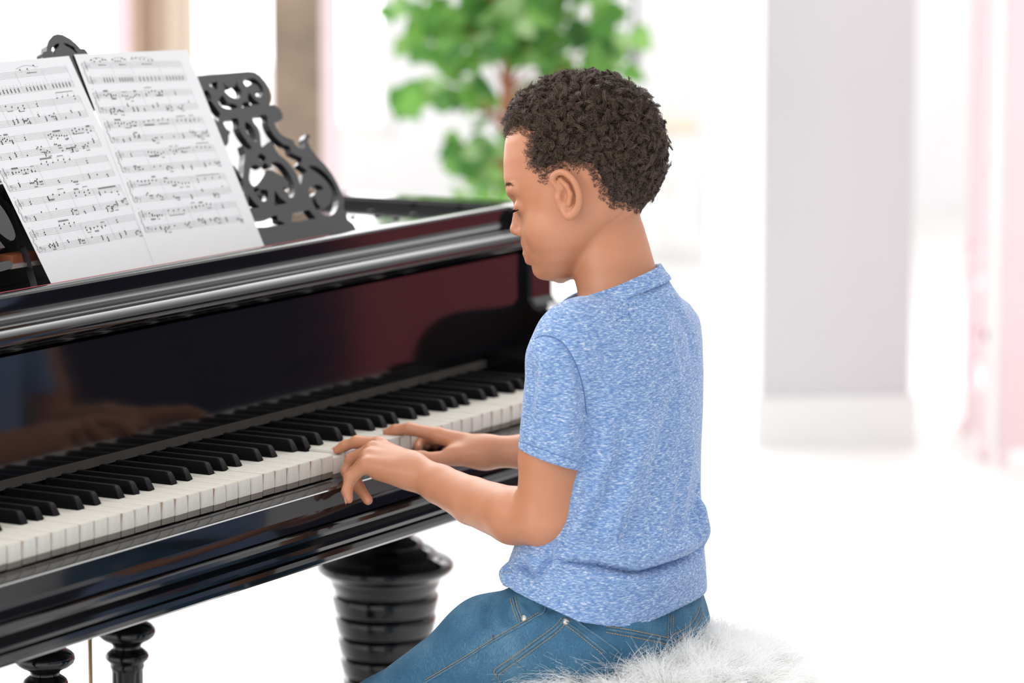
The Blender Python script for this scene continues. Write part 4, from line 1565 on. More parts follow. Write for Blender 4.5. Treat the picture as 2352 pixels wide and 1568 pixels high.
lip_lo = [hcone((1216, 597, 0), (1227, 594, 22), 9.5, 4.5), hcone((1216, 597, 0), (1227, 594, -22), 9.5, 4.5)]


def ear_parts(sgn):
    s0 = 140
    rim = [(1284, 440, 146), (1270, 426, 150), (1268, 413, 153), (1277, 404, 156), (1292, 403, 160), (1308, 414, 164), (1320, 432, 166), (1327, 455, 164), (1325, 478, 158), (1316, 494, 152), (1303, 502, 147), (1294, 492, 145)]
    # pixels are where the ear is seen; move them back to the mid-plane frame
    rim = [(x + s * _hs, y, s) for x, y, s in rim]
    rr_ = [7, 7.5, 7.5, 7.5, 8, 8, 8, 8, 8.5, 10, 10, 7]
    P_ = spline([(x, y, s * sgn) for x, y, s in rim], 3)
    rI = np.interp(np.linspace(0, len(rim) - 1, len(P_)), np.arange(len(rim)), rr_)
    helix = [hcone(tuple(P_[i]), tuple(P_[i + 1]), rI[i], rI[i + 1]) for i in range(len(P_) - 1)]
    anti = [(1286, 420, 152), (1300, 434, 158), (1308, 452, 158), (1304, 474, 154)]
    anti = [(x + s * _hs, y, s * sgn) for x, y, s in anti]
    ah = [hcone(anti[i], anti[i + 1], 6.5, 6.5) for i in range(3)]
    tr = hell(1286 + 148 * _hs, 462, 148 * sgn, 8, 10, 7)
    disc = hell(1298 + 146 * _hs, 451, 144 * sgn, 28, 46, 9)
    conch = hell(1294 + 156 * _hs, 456, 157 * sgn, 11, 17, 12)
    return helix, ah, tr, disc, conch


EARS = [ear_parts(1), ear_parts(-1)]

# ---- trunk: horizontal slices in world space


def trunk_rows(rows):
    """rows: (py, centre px, half width along X, half depth along Y) in pixels -> arrays over height"""
    z, cx, cy, w, d = [], [], [], [], []
    for py, px, a, b, dd in rows:
        q = at(px, py, D=D0 + dd)
        z.append(q[2]); cx.append(q[0]); cy.append(q[1]); w.append(a * UPX); d.append(b * UPX)
    o = np.argsort(z)
    return [np.array(k)[o] for k in (z, cx, cy, w, d)]


class Trunk:
    def __init__(s, rows, n=2.3, grow=0.0):
        s.t = trunk_rows(rows); s.n = n; s.g = grow

    def __call__(s, p):
        q = p @ RM + CAM
        z, cx, cy, w, d = s.t
        Z = q[:, 2]
        x = q[:, 0] - np.interp(Z, z, cx); y = q[:, 1] - np.interp(Z, z, cy)
        a = np.interp(Z, z, w) + s.g; b = np.interp(Z, z, d) + s.g
        g = (np.abs(x / a) ** s.n + np.abs(y / b) ** s.n) ** (1 / s.n)
        r = np.sqrt(x * x + y * y) + 1e-9
        dd = np.where(g > 1e-3, r * (1 - 1 / np.maximum(g, 1e-3)), -np.minimum(a, b))
        dz = np.maximum(np.maximum(z[0] - s.g - Z, Z - z[-1] - s.g), 0)
        dd = np.where(dz > 0, np.sqrt(np.maximum(dd, 0) ** 2 + dz ** 2) + np.minimum(dd, 0), dd)
        return dd * 0.85


TROWS = [(640, 1412, 70, 66, 0), (668, 1420, 120, 86, 0), (690, 1428, 176, 102, 0), (715, 1433, 220, 114, 0), (750, 1437, 252, 124, 0), (800, 1438, 262, 133, 0), (870, 1436, 262, 140, 0), (950, 1432, 258, 146, 0), (1050, 1424, 256, 152, 0),
         (1130, 1416, 260, 160, 0), (1190, 1408, 268, 172, 0), (1250, 1398, 278, 186, 0), (1310, 1390, 290, 200, 0), (1360, 1392, 294, 200, 0), (1440, 1394, 292, 192, 0)]
shirt_trunk = Trunk(TROWS)
core_trunk = Trunk([(r[0] + 26, r[1], max(40, r[2] - 26), max(40, r[3] - 24), r[4]) for r in TROWS[:10]] + [(1300, 1405, 215, 140, 0), (1400, 1410, 215, 145, 0)])

# ---- arms (skin)
armL = [(px_cone((1284, 815, -0.096), (1257, 1050, -0.098), 60, 62), 0.02), (px_cone((1257, 1050, -0.098), (1246, 1190, -0.088), 62, 60), 0.008),
        (px_cone((1246, 1190, -0.088), (1180, 1184, -0.062), 62, 64), 0.008), (px_cone((1180, 1184, -0.062), (1085, 1150, -0.012), 64, 54), 0.006),
        (px_cone((1085, 1150, -0.012), (1010, 1112, 0.024), 54, 45), 0.005), (px_cone((1010, 1112, 0.024), (945, 1080, 0.050), 45, 38), 0.005)]
armR = [(px_cone((1530, 800, 0.120), (1530, 1010, 0.165), 62, 58), 0.02), (px_cone((1530, 1010, 0.165), (1500, 1110, 0.175), 58, 56), 0.008),
        (px_cone((1500, 1110, 0.175), (1330, 1068, 0.175), 58, 50), 0.006), (px_cone((1330, 1068, 0.175), (1200, 1037, 0.180), 50, 40), 0.005), (px_cone((1200, 1037, 0.180), (1110, 1037, 0.185), 40, 37), 0.005)]


def chain(pts, rad, k):
    return [(px_cone(pts[i], pts[i + 1], rad[i], rad[i + 1]), k) for i in range(len(pts) - 1)]


palmL = [(px_cone((940, 1066, 0.060), (872, 1020, 0.094), 28, 16), 0.010), (px_cone((950, 1072, 0.054), (856, 1030, 0.078), 29, 18), 0.010), (px_cone((948, 1080, 0.048), (846, 1046, 0.062), 29, 19), 0.010),
         (px_cone((944, 1089, 0.040), (842, 1066, 0.048), 28, 19), 0.010), (px_cone((925, 1092, 0.042), (868, 1082, 0.052), 26, 20), 0.010), (px_cone((930, 1068, 0.085), (890, 1052, 0.105), 24, 20), 0.010)]
fingL = [chain([(874, 1018, 0.094), (820, 1014, 0.112), (791, 1024, 0.120), (774, 1033, 0.123)], [15.5, 14.2, 12.2, 10.2], 0.004),
         chain([(856, 1030, 0.078), (806, 1056, 0.098), (795, 1082, 0.098), (800, 1103, 0.093)], [16.5, 14.5, 12.5, 11], 0.004),
         chain([(846, 1048, 0.062), (812, 1086, 0.080), (826, 1122, 0.072), (845, 1148, 0.062)], [15.5, 13.5, 12.5, 11.8], 0.004),
         chain([(842, 1066, 0.046), (804, 1098, 0.052), (797, 1128, 0.047), (801, 1146, 0.043)], [16, 14, 12.2, 10.5], 0.004),
         chain([(905, 1058, 0.100), (870, 1046, 0.125), (846, 1030, 0.140), (828, 1019, 0.148)], [15, 15, 13.5, 11.5], 0.006)]
palmR = [(px_cone((1115, 1030, 0.190), (1008, 1000, 0.210), 30, 19), 0.010), (px_cone((1112, 1034, 0.205), (1020, 1004, 0.232), 28, 18), 0.010), (px_cone((1112, 1036, 0.215), (1034, 1010, 0.252), 26, 17), 0.010), (px_cone((1110, 1040, 0.22), (1050, 1018, 0.262), 24, 17), 0.010),
         (px_cone((1112, 1046, 0.180), (1040, 1044, 0.184), 32, 25), 0.012)]
fingR = [chain([(1006, 998, 0.210), (942, 985, 0.224), (908, 987, 0.233), (889, 993, 0.237)], [17.5, 15.2, 13.0, 10.8], 0.004),
         chain([(1020, 1004, 0.232), (978, 1006, 0.262), (961, 1015, 0.262), (960, 1029, 0.247)], [17, 14.5, 13, 11.5], 0.004),
         chain([(1034, 1010, 0.252), (992, 1008, 0.285), (978, 1014, 0.287), (976, 1024, 0.278)], [16, 14, 12.5, 11], 0.004),
         chain([(1050, 1018, 0.262), (1012, 1012, 0.298), (1000, 1016, 0.300), (998, 1024, 0.292)], [15, 12.5, 11.5, 10], 0.004),
         chain([(1045, 1048, 0.180), (1000, 1055, 0.182), (970, 1050, 0.186), (948, 1044, 0.190)], [21, 16, 14, 11.5], 0.006)]


def in_box(p, parts, m=0.03):
    """points near the bounding box of a set of cones"""
    pts = np.array([q for c, _ in parts for q in (c.a - c.ra, c.a + c.ra, c.b - c.rb, c.b + c.rb)])
    return np.all((p > pts.min(0) - m) & (p < pts.max(0) + m), axis=1)


def union_local(d, p, parts, k_out, m=0.03):
    """blend a limb into d, evaluated only where it can matter"""
    sel = in_box(p, parts, m)
    if sel.any():
        q = p[sel]
        e = parts[0][0](q)
        for c, k in parts[1:]: e = smin(e, c(q), k)
        d[sel] = smin(d[sel], e, k_out)
    return d


neck = [(px_cone((1398, 470, 0.018), (1396, 590, 0.012), 70, 76), 0.02), (px_cone((1396, 590, 0.012), (1418, 740, 0.0), 76, 84), 0.02), (px_cone((1436, 545, 0.012), (1474, 690, 0.004), 36, 56), 0.02)]


def head_fn(p):
    d = head_base(p)
    for c, k in head_add: d = smin(d, c(p), k)
    # eye hollows and the parting of the lips
    for sg_ in (1, -1):
        d = smax(d, -hell(1180, 466, 46 * sg_, 15, 13, 22)(p), 0.006)
        d = smin(d, hell(1205, 474, 48 * sg_, 17, 14, 20)(p), 0.003)
    for c in lip_up + lip_lo: d = smin(d, c(p), 0.003)
    for helix, ah, tr, disc, conch in EARS:
        e = smin(disc(p), tr(p), 0.003)
        e = smax(e, -conch(p), 0.003)
        hx = helix[0](p)
        for c in helix[1:]: hx = np.minimum(hx, c(p))
        for c in ah: hx = smin(hx, c(p), 0.002)
        e = smin(e, hx, 0.0035)
        d = smin(d, e, 0.004)
    return d


HEAD_LO = HP(1350, 150, 0) - np.array([0.115, 0.24, 0.115]); HEAD_HI = HP(1350, 150, 0) + np.array([0.115, 0.02, 0.115])


def body_fn(p):
    d = core_trunk(p)
    hsel = np.all((p > HEAD_LO) & (p < HEAD_HI), axis=1)
    nk = neck[0][0](p); nk = smin(nk, neck[1][0](p), 0.02); nk = smin(nk, neck[2][0](p), 0.02)
    if hsel.any():
        nk[hsel] = smin(nk[hsel], head_fn(p[hsel]), 0.007)
    d = smin(d, nk, 0.02)
    for limb, palm, fing in ((armL, palmL, fingL), (armR, palmR, fingR)):
        d = union_local(d, p, limb, 0.03, 0.05)
        hand = palm
        sel = in_box(p, palm + [c for f in fing for c in f], 0.03)
        if sel.any():
            q = p[sel]
            e = palm[0][0](q)
            for c, k in palm[1:]: e = smin(e, c(q), k)
            for f in fing:
                g = f[0][0](q)
                for c, k in f[1:]: g = smin(g, c(q), k)
                e = smin(e, g, 0.0045)
            d[sel] = smin(d[sel], e, 0.012)
    return d


def bounds(pts, m):
    a = np.array(pts)
    return a.min(0) - m, a.max(0) + m


lo, hi = bounds([C3(760, 150, 0.0), C3(1640, 1420, -0.14), C3(760, 1420, 0.31), C3(1640, 150, 0.2)], 0.02)
V, Fq = polymesh(body_fn, lo, hi, 0.0016)
V = relax(V, Fq, 2, 0.35)
Vc_body, F_body = V, Fq
body = fast_mesh('body', to_world(V), Fq, [M_SKIN, M_LIP], boy)
# lips get their own tone
cen = V[Fq].mean(1)
lipd = np.minimum.reduce([c(cen) for c in lip_up + lip_lo])
body.data.polygons.foreach_set('material_index', (lipd < 0.0006).astype(np.int32))
print('body', len(V), len(Fq))

# ---- T-shirt
sleeveL = [(px_cone((1312, 775, -0.085), (1292, 830, -0.098), 74, 80), 0.03), (px_cone((1292, 830, -0.098), (1262, 1090, -0.100), 80, 76), 0.02)]
sleeveR = [(px_cone((1535, 770, 0.105), (1534, 820, 0.120), 62, 68), 0.03), (px_cone((1534, 820, 0.120), (1528, 1060, 0.155), 68, 70), 0.02)]


def plane3(a, b, c, inside):
    """signed distance to the plane through three camera-space points, negative on the side of `inside`"""
    n = np.cross(b - a, c - a); n /= np.linalg.norm(n)
    if (inside - a) @ n > 0: n = -n
    return lambda p: (p - a) @ n


cutL = plane3(C3(1186, 1022, -0.08), C3(1334, 1078, -0.10), C3(1262, 1068, -0.15), C3(1290, 900, -0.1))
cutR = plane3(C3(1450, 1000, 0.16), C3(1610, 1040, 0.15), C3(1530, 1030, 0.11), C3(1530, 850, 0.12))
def hem(p):
    """the curved lower edge of the shirt, lowest on the near side"""
    x = p[:, 0] * F / p[:, 2] + W / 2
    y = H / 2 - p[:, 1] * F / p[:, 2]
    d = p[:, 2] - D0
    yh = 1378.6 - 0.005 * x - 379 * d + 24 * np.exp(-((x - 1450) / 105) ** 2) / (1 + np.exp(np.clip(d / 0.02, -30, 30)))
    yh = yh - 0.33 * np.maximum(0, 1330 - x)
    return (y - yh) * UPX


collar_c = [(1318, 690, -0.008), (1360, 676, -0.038), (1424, 666, -0.046), (1480, 654, -0.030), (1512, 628, 0.0), (1505, 602, 0.035), (1440, 600, 0.055), (1350, 640, 0.045)]
ncut = plane3(C3(1310, 690, 0.020), C3(1424, 661, -0.045), C3(1508, 612, 0.035), C3(1420, 900, 0))
NKA, NKB = C3(1398, 560, 0.008), C3(1424, 760, 0.0)
neck_hole = Cone(NKA, NKB, 84 * UPX, 96 * UPX)
TH = 0.0034


neck_open = Cone(C3(1396, 540, 0.010), C3(1424, 760, 0.0), 152 * UPX, 164 * UPX)


def shirt_torso(p):
    d = shirt_trunk(p)
    tr = px_cone((1420, 728, -0.004), (1342, 757, -0.066), 66, 66)(p)
    tr = smin(tr, px_cone((1342, 757, -0.066), (1306, 788, -0.088), 66, 66)(p), 0.015)
    tr = smin(tr, px_cone((1420, 712, 0.004), (1530, 752, 0.095), 64, 62)(p), 0.02)
    d = smin(d, tr, 0.03)
    nk = smin(px_cone((1400, 640, 0.006), (1420, 740, 0.0), 92, 106)(p), px_cone((1448, 600, 0.010), (1482, 700, 0.004), 54, 70)(p), 0.02)
    d = smin(d, nk, 0.03)
    return smin(d, px_cone((1597, 1180, 0.01), (1600, 1214, 0.01), 24, 30)(p), 0.02)


def with_sleeve(d, sl, p):
    d = smin(d, sl[0][0](p), 0.020)
    return smin(d, sl[1][0](p), 0.007)


def shirt_outer(p):
    d = shirt_torso(p)
    return with_sleeve(with_sleeve(d, sleeveL, p), sleeveR, p)


def shell(o):
    return np.maximum(o, -(o + TH))


def shirt_fn(p):
    t = shirt_torso(p)
    d = shell(t)
    for cutp, sl in ((cutL, sleeveL), (cutR, sleeveR)):
        d = np.minimum(d, np.maximum(shell(with_sleeve(t, sl, p)), cutp(p)))
    d = np.maximum(d, hem(p))
    return np.maximum(d, -np.maximum(-ncut(p), neck_open(p)))


lo, hi = bounds([C3(1130, 590, 0.0), C3(1660, 1470, -0.20), C3(1150, 1470, 0.25), C3(1660, 590, 0.25)], 0.01)
V, Fq = polymesh(shirt_fn, lo, hi, 0.0017)
V = relax(V, Fq, 2, 0.4)


def cam_bvh(V, Fq):
    return BVHTree.FromPolygons([Vector(p) for p in V], Fq.tolist())


def hit(bvh, px, py, back=0.0):
    d = Vector(((px - W / 2) / F, -(py - H / 2) / F, 1.0)).normalized()
    r = bvh.ray_cast(Vector((0, 0, 0)), d)
    return None if r[0] is None else (np.array(r[0]), np.array(r[1]))


def trace(bvh, px_pts, n=6, lift=0.0):
    """lay a path on the surface that is met at these places; returns points and normals"""
    out, nn_ = [], []
    for x, y in spline(px_pts, n):
        h_ = hit(bvh, x, y)
        if h_ is None: continue
        nr = h_[1]
        if nr @ h_[0] > 0: nr = -nr
        out.append(h_[0] + nr * lift); nn_.append(nr)
    return np.array(out), np.array(nn_)


def press(V, N, path, amp, sig, rng=None):
    """raise (amp > 0) or sink a soft fold along a path, fading at its ends"""
    if len(path) < 2: return V
    lo_, hi_ = path.min(0) - 3.2 * sig, path.max(0) + 3.2 * sig
    sel = np.where(np.all((V > lo_) & (V < hi_), axis=1))[0]
    if not len(sel): return V
    P_ = V[sel]
    best = np.full(len(sel), 1e9); tt = np.zeros(len(sel))
    m = len(path) - 1
    for i in range(m):
        a, b = path[i], path[i + 1]
        ab = b - a
        t = np.clip(((P_ - a) @ ab) / (ab @ ab + 1e-12), 0, 1)
        d = np.linalg.norm(P_ - a - t[:, None] * ab, axis=1)
        u = d < best
        best[u] = d[u]; tt[u] = (i + t[u]) / m
    w = np.exp(-0.5 * (best / sig) ** 2) * np.minimum(1, np.minimum(tt, 1 - tt) * 5 + 0.05)
    V = V.copy()
    V[sel] += N[sel] * (amp * w)[:, None]
    return V


def crease(V, N, path, amp, sig):
    """a sharp fold: the cloth above the path bulges over the cloth below it"""
    lo_, hi_ = path.min(0) - 3 * sig, path.max(0) + 3 * sig
    sel = np.where(np.all((V > lo_) & (V < hi_), axis=1))[0]
    P_ = V[sel]
    best = np.full(len(sel), 1e9); tt = np.zeros(len(sel)); sd = np.zeros(len(sel))
    m = len(path) - 1
    for i in range(m):
        a, b = path[i], path[i + 1]
        ab = b - a
        t = np.clip(((P_ - a) @ ab) / (ab @ ab + 1e-12), 0, 1)
        r = P_ - a - t[:, None] * ab
        d = np.linalg.norm(r, axis=1)
        u = d < best
        best[u] = d[u]; tt[u] = (i + t[u]) / m
        up = np.cross(ab, N[sel]); up *= np.sign(up[:, 1:2] + 1e-9)
        sd[u] = np.sign((r * up).sum(1))[u]
    w = np.exp(-(best / sig)) * np.minimum(1, np.minimum(tt, 1 - tt) * 4)
    V = V.copy()
    V[sel] += N[sel] * (amp * w * np.where(sd > 0, 0.8, -1.0))[:, None]
    return V


bv0 = cam_bvh(V, Fq)
N = vnormals(V, Fq)
# make both faces of the cloth move the same way: use the outward normal of the outer surface
eps = 0.001
g0 = shirt_outer(V)
No = np.stack([shirt_outer(V + np.eye(3)[i] * eps) - g0 for i in range(3)], 1) / eps
No /= np.linalg.norm(No, axis=1)[:, None] + 1e-9
folds = [
    # the big fold around the waist and the bunched cloth above the hem
    ([(1262, 1278), (1300, 1284), (1360, 1290), (1420, 1303), (1470, 1308), (1530, 1290), (1590, 1268), (1616, 1250)], -0.0060, 0.0040),
    ([(1270, 1262), (1340, 1268), (1420, 1278), (1500, 1278), (1560, 1256), (1612, 1228)], 0.0115, 0.0085),
    ([(1270, 1312), (1350, 1322), (1440, 1334), (1520, 1330), (1600, 1296)], 0.0085, 0.010),
    ([(1186, 1286), (1210, 1308), (1228, 1330)], -0.010, 0.003), ([(1262, 1278), (1246, 1300), (1228, 1322)], -0.010, 0.003), ([(1260, 1256), (1262, 1280)], -0.004, 0.003),
    ([(1228, 1330), (1232, 1352), (1228, 1366)], -0.004, 0.0028),
    ([(1172, 1304), (1160, 1318), (1172, 1338)], 0.007, 0.006), ([(1200, 1268), (1230, 1290)], 0.005, 0.005),
    # long soft drapes down the back
    ([(1560, 880), (1530, 980), (1505, 1090), (1500, 1180)], -0.0048, 0.007), ([(1500, 930), (1470, 1040), (1430, 1160), (1400, 1240)], 0.0048, 0.008),
    ([(1440, 1000), (1420, 1090), (1380, 1190), (1330, 1250)], -0.0054, 0.007), ([(1400, 960), (1390, 1060), (1350, 1150)], 0.0051, 0.007),
    ([(1590, 1000), (1575, 1100), (1560, 1200)], 0.0051, 0.007), ([(1545, 1090), (1530, 1170), (1500, 1250)], 0.0051, 0.006), ([(1470, 1150), (1450, 1210), (1420, 1262)], -0.0051, 0.005),
    ([(1600, 1176), (1590, 1210), (1604, 1240)], 0.0068, 0.004), ([(1608, 1100), (1602, 1170), (1598, 1200)], -0.0051, 0.004),
    ([(1360, 1120), (1335, 1190), (1300, 1250)], 0.0059, 0.006), ([(1345, 1090), (1350, 1000), (1350, 930)], -0.0035, 0.005),
    # sleeve
    ([(1262, 800), (1250, 880), (1238, 960)], 0.0037, 0.006), ([(1225, 830), (1220, 920), (1212, 1000)], -0.0034, 0.005), ([(1310, 860), (1306, 960), (1300, 1040)], 0.0034, 0.006), ([(1320, 820), (1344, 900), (1348, 960)], -0.0051, 0.005),
    # armhole seam and shoulder
    ([(1232, 774), (1262, 770), (1292, 786), (1316, 820), (1336, 866), (1346, 910)], -0.0037, 0.0022),
    ([(1400, 720), (1470, 760), (1540, 780)], -0.0031, 0.008), ([(1540, 700), (1580, 760), (1596, 840)], -0.0034, 0.008), ([(1500, 690), (1540, 800), (1560, 900)], 0.0031, 0.009),
    # hem fold
    ([(1232, 1374), (1300, 1402), (1370, 1428), (1430, 1432), (1500, 1422), (1560, 1398), (1606, 1362)], -0.0009, 0.0016),
    ([(1190, 1008), (1250, 1032), (1330, 1058)], -0.0009, 0.0015),
]
for pts, amp, sig in folds:
    pa, _ = trace(bv0, pts, 5)
    V = press(V, No, pa, amp, sig)
for pts, amp, sig in (([(1256, 1276), (1300, 1284), (1360, 1290), (1420, 1302), (1466, 1308), (1530, 1290), (1590, 1268), (1618, 1248)], 0.0120, 0.009),
                      ([(1184, 1284), (1210, 1308), (1230, 1332)], 0.005, 0.006), ([(1264, 1276), (1246, 1300), (1228, 1322)], 0.004, 0.005)):
    pa, _ = trace(bv0, pts, 8)
    V = crease(V, No, pa, amp, sig)
V = relax(V, Fq, 1, 0.25)
V_shirt, F_shirt = V, Fq
shirt = fast_mesh('t_shirt', to_world(V), Fq, M_SHIRT, boy)
print('shirt', len(V), len(Fq))
bvs = cam_bvh(V, Fq)

# stitched seam of the near armhole
M_SSEAM = simple('blue_shirt_seam', (0.10, 0.18, 0.40), 0.9, 0.15, 300)
pa, _ = trace(bvs, [(1228, 778), (1246, 771), (1268, 773), (1292, 787), (1314, 818), (1332, 862), (1342, 905), (1347, 950)], 6, 0.0001)
MB().tube(to_world(pa), 0.0006, 6).build('armhole_seam', M_SSEAM, shirt, smooth=True)
pa, _ = trace(bvs, [(1192, 1012), (1230, 1026), (1280, 1044), (1334, 1064)], 6, 0.0)
MB().tube(to_world(pa), 0.0004, 6).build('sleeve_hem_seam', M_SSEAM, shirt, smooth=True)

# ribbed collar band
cb = []
M_RIB = simple('blue_collar_rib', (0.23, 0.36, 0.66), 0.9, 0.12, 400)
nax = NKB - NKA; nax /= np.linalg.norm(nax)
# walk around the opening of the shirt: the highest ring of its surface
axd = np.linalg.norm(np.cross(V - NKA, (NKB - NKA) / np.linalg.norm(NKB - NKA)), axis=1)
sel = np.where((np.abs(ncut(V)) < 0.0022) & (axd < 132 * UPX))[0]
ctr_ = V[sel].mean(0)
e1 = np.array([1.0, 0, 0]); e1 -= nax * (e1 @ nax); e1 /= np.linalg.norm(e1); e2 = np.cross(nax, e1)
ang = np.arctan2((V[sel] - ctr_) @ e2, (V[sel] - ctr_) @ e1)
ringp = []
NS = 56
for k in range(NS):
    a = -math.pi + (k + 0.5) * 2 * math.pi / NS
    m = np.abs((ang - a + math.pi) % (2 * math.pi) - math.pi) < math.pi / NS * 1.3
    if m.any():
        q = V[sel][m]
        rad = np.linalg.norm((q - ctr_) - ((q - ctr_) @ nax)[:, None] * nax, axis=1)
        ringp.append(q[rad > np.percentile(rad, 40)].mean(0))
ringp = np.array(ringp)
for _ in range(3): ringp = 0.5 * ringp + 0.25 * (np.roll(ringp, 1, 0) + np.roll(ringp, -1, 0))
band = []
vb, fb_ = [], []
prof_ = [(-0.0008, -0.0045), (0.0008, -0.0052), (0.0018, -0.0030), (0.0022, 0.004), (0.0016, 0.0105), (0.0004, 0.0126), (-0.0012, 0.0135), (-0.0020, 0.0)]
np_ = len(prof_)
for k in range(len(ringp)):
    rd = ringp[k] - ctr_; rd -= nax * (rd @ nax); rd /= np.linalg.norm(rd)
    for o_, dwn in prof_:
        # the band follows the flare of the shirt as it goes down
        vb.append(ringp[k] + rd * (o_ + max(dwn, 0) * 0.75) + nax * dwn)
m = len(ringp)
for k in range(m):
    for j in range(np_):
        fb_.append((k * np_ + j, k * np_ + (j + 1) % np_, ((k + 1) % m) * np_ + (j + 1) % np_, ((k + 1) % m) * np_ + j))
mesh_obj('collar', to_world(np.array(vb)), fb_, M_SHIRT, boy, smooth=True)

# ---- jeans
JROWS = [(1335, 1398, 262, 172, 0), (1365, 1400, 268, 176, 0), (1400, 1402, 276, 180, 0), (1440, 1404, 284, 180, 0), (1480, 1404, 282, 172, 0), (1520, 1400, 262, 158, 0), (1545, 1400, 200, 125, 0)]
pelvis = Trunk(JROWS, 2.4)
kneeL, kneeR = (880, 1652, 0.050), (1062, 1606, 0.215)
# lower legs hang down to the floor
wl_ = at(kneeL[0], kneeL[1], D=D0 + kneeL[2]); wr_ = at(kneeR[0], kneeR[1], D=D0 + kneeR[2])


def w2c(q):
    return RM @ (np.array(q) - CAM)


ankL, ankR = w2c((wl_[0] + 0.01, wl_[1] - 0.05, 0.085)), w2c((wr_[0], wr_[1] - 0.05, 0.085))
jl = [(px_cone((1392, 1446, -0.070), (1250, 1458, -0.050), 100, 104), 0.03), (px_cone((1250, 1458, -0.050), (1130, 1484, -0.022), 104, 106), 0.03), (px_cone((1130, 1484, -0.022), (kneeL), 106, 92), 0.03), (Cone(C3(*kneeL), ankL, 90 * UPX, 76 * UPX), 0.02)]
jr = [(px_cone((1520, 1440, 0.075), (1400, 1440, 0.108), 108, 108), 0.03), (px_cone((1400, 1440, 0.108), (1290, 1462, 0.145), 108, 104), 0.03), (px_cone((1290, 1462, 0.145), (kneeR), 104, 92), 0.03), (Cone(C3(*kneeR), ankR, 90 * UPX, 76 * UPX), 0.02)]


def jeans_fn(p):
    d = pelvis(p)
    for leg in (jl, jr):
        e = leg[0][0](p)
        for c, k in leg[1:]: e = smin(e, c(p), k)
        d = smin(d, e, 0.02)
    q = p @ RM + CAM
    d = np.maximum(d, 0.075 - q[:, 2])
    return d


allp = [c.a for c, _ in jl + jr] + [c.b for c, _ in jl + jr] + [C3(1650, 1320, 0.1), C3(1400, 1330, -0.18)]
lo, hi = bounds(allp, 0.075)
V, Fq = polymesh(jeans_fn, lo, hi, 0.0024)
V = relax(V, Fq, 2, 0.4)
bvj = cam_bvh(V, Fq)
N = vnormals(V, Fq)
jf = [([(1146, 1372), (1124, 1392), (1116, 1420), (1118, 1446)], -0.005, 0.0035), ([(1166, 1376), (1156, 1400), (1160, 1424), (1178, 1440)], -0.004, 0.003), ([(1132, 1370), (1104, 1390), (1094, 1420)], 0.004, 0.005),
      ([(1196, 1372), (1216, 1396), (1236, 1412)], -0.003, 0.003), ([(1330, 1420), (1400, 1450), (1450, 1470)], -0.0025, 0.004), ([(1120, 1440), (1080, 1462), (1020, 1490)], 0.002, 0.006),
      ([(1240, 1384), (1262, 1400), (1276, 1392)], -0.003, 0.003), ([(1420, 1500), (1380, 1480), (1350, 1450)], 0.003, 0.006), ([(1000, 1500), (940, 1540), (890, 1568)], 0.002, 0.006)]
for pts, amp, sig in jf:
    pa, _ = trace(bvj, pts, 5)
    if len(pa) > 1: V = press(V, N, pa, amp, sig)
jeans = fast_mesh('jeans', to_world(V), Fq, M_DENIM, boy)
print('jeans', len(V))
bvj = cam_bvh(V, Fq)


def seam(name, mat, paths, r, parent, dash=None, lift=0.0004, flat=0.6):
    mb = MB()
    for pts in paths:
        pa, nn_ = trace(bvj, pts, 14, lift)
        if len(pa) < 2: continue
        pa = to_world(pa)
        if dash is None:
            mb.tube(pa, r, 6)
        else:
            # short stitches along the path
            seg = np.linalg.norm(np.diff(pa, axis=0), axis=1); s = np.concatenate([[0], np.cumsum(seg)])
            t = 0.0
            while t + dash < s[-1]:
                q = [np.array([np.interp(t + dash * f_, s, pa[:, i]) for i in range(3)]) for f_ in (0, 0.5, 0.8)]
                mb.tube(q, r, 5); t += dash
    return mb.build(name, mat, parent, smooth=True)


side = [(1256, 1384), (1250, 1404), (1236, 1414), (1180, 1446), (1130, 1474), (1060, 1518), (975, 1568)]
pocketb = [(1296, 1424), (1276, 1446), (1230, 1480), (1186, 1512), (1150, 1536), (1140, 1548), (1152, 1568)]
pockett = [(1296, 1424), (1330, 1448), (1370, 1480), (1394, 1500)]
yoke = [(1316, 1418), (1352, 1446), (1400, 1480), (1424, 1500)]
band = [(1392, 1444), (1440, 1452), (1490, 1462), (1536, 1472)]
band2 = [(1545, 1466), (1580, 1448), (1602, 1420), (1610, 1396)]
frontp = [(1178, 1372), (1184, 1396), (1192, 1418), (1196, 1432)]
seam('outer_seam', M_SEAM, [side, pocketb, pockett, yoke, band, band2, frontp, [(1540, 1412), (1538, 1470)], [(1180, 1516), (1206, 1540)]], 0.0011, jeans)
off = lambda l, dx, dy: [(x + dx, y + dy) for x, y in l]
seam('stitching', M_THREAD, [off(side[2:], 2, -7), off(pocketb, -5, -6), off(pocketb, 5, 5), off(pockett, -7, 4), off(band, 0, -7), off(band, 0, 8), off(band2, -3, -8), off(band2, 4, 6), off(frontp, -5, 2), off(frontp, 6, -1),
                             [(1535, 1414), (1533, 1468)], [(1545, 1412), (1543, 1466)]], 0.00042, jeans, dash=0.0030, lift=0.0006)
seam('red_stitching', M_RED, [[(1132, 1458), (1137, 1478)]], 0.0005, jeans, dash=0.0026, lift=0.0006)
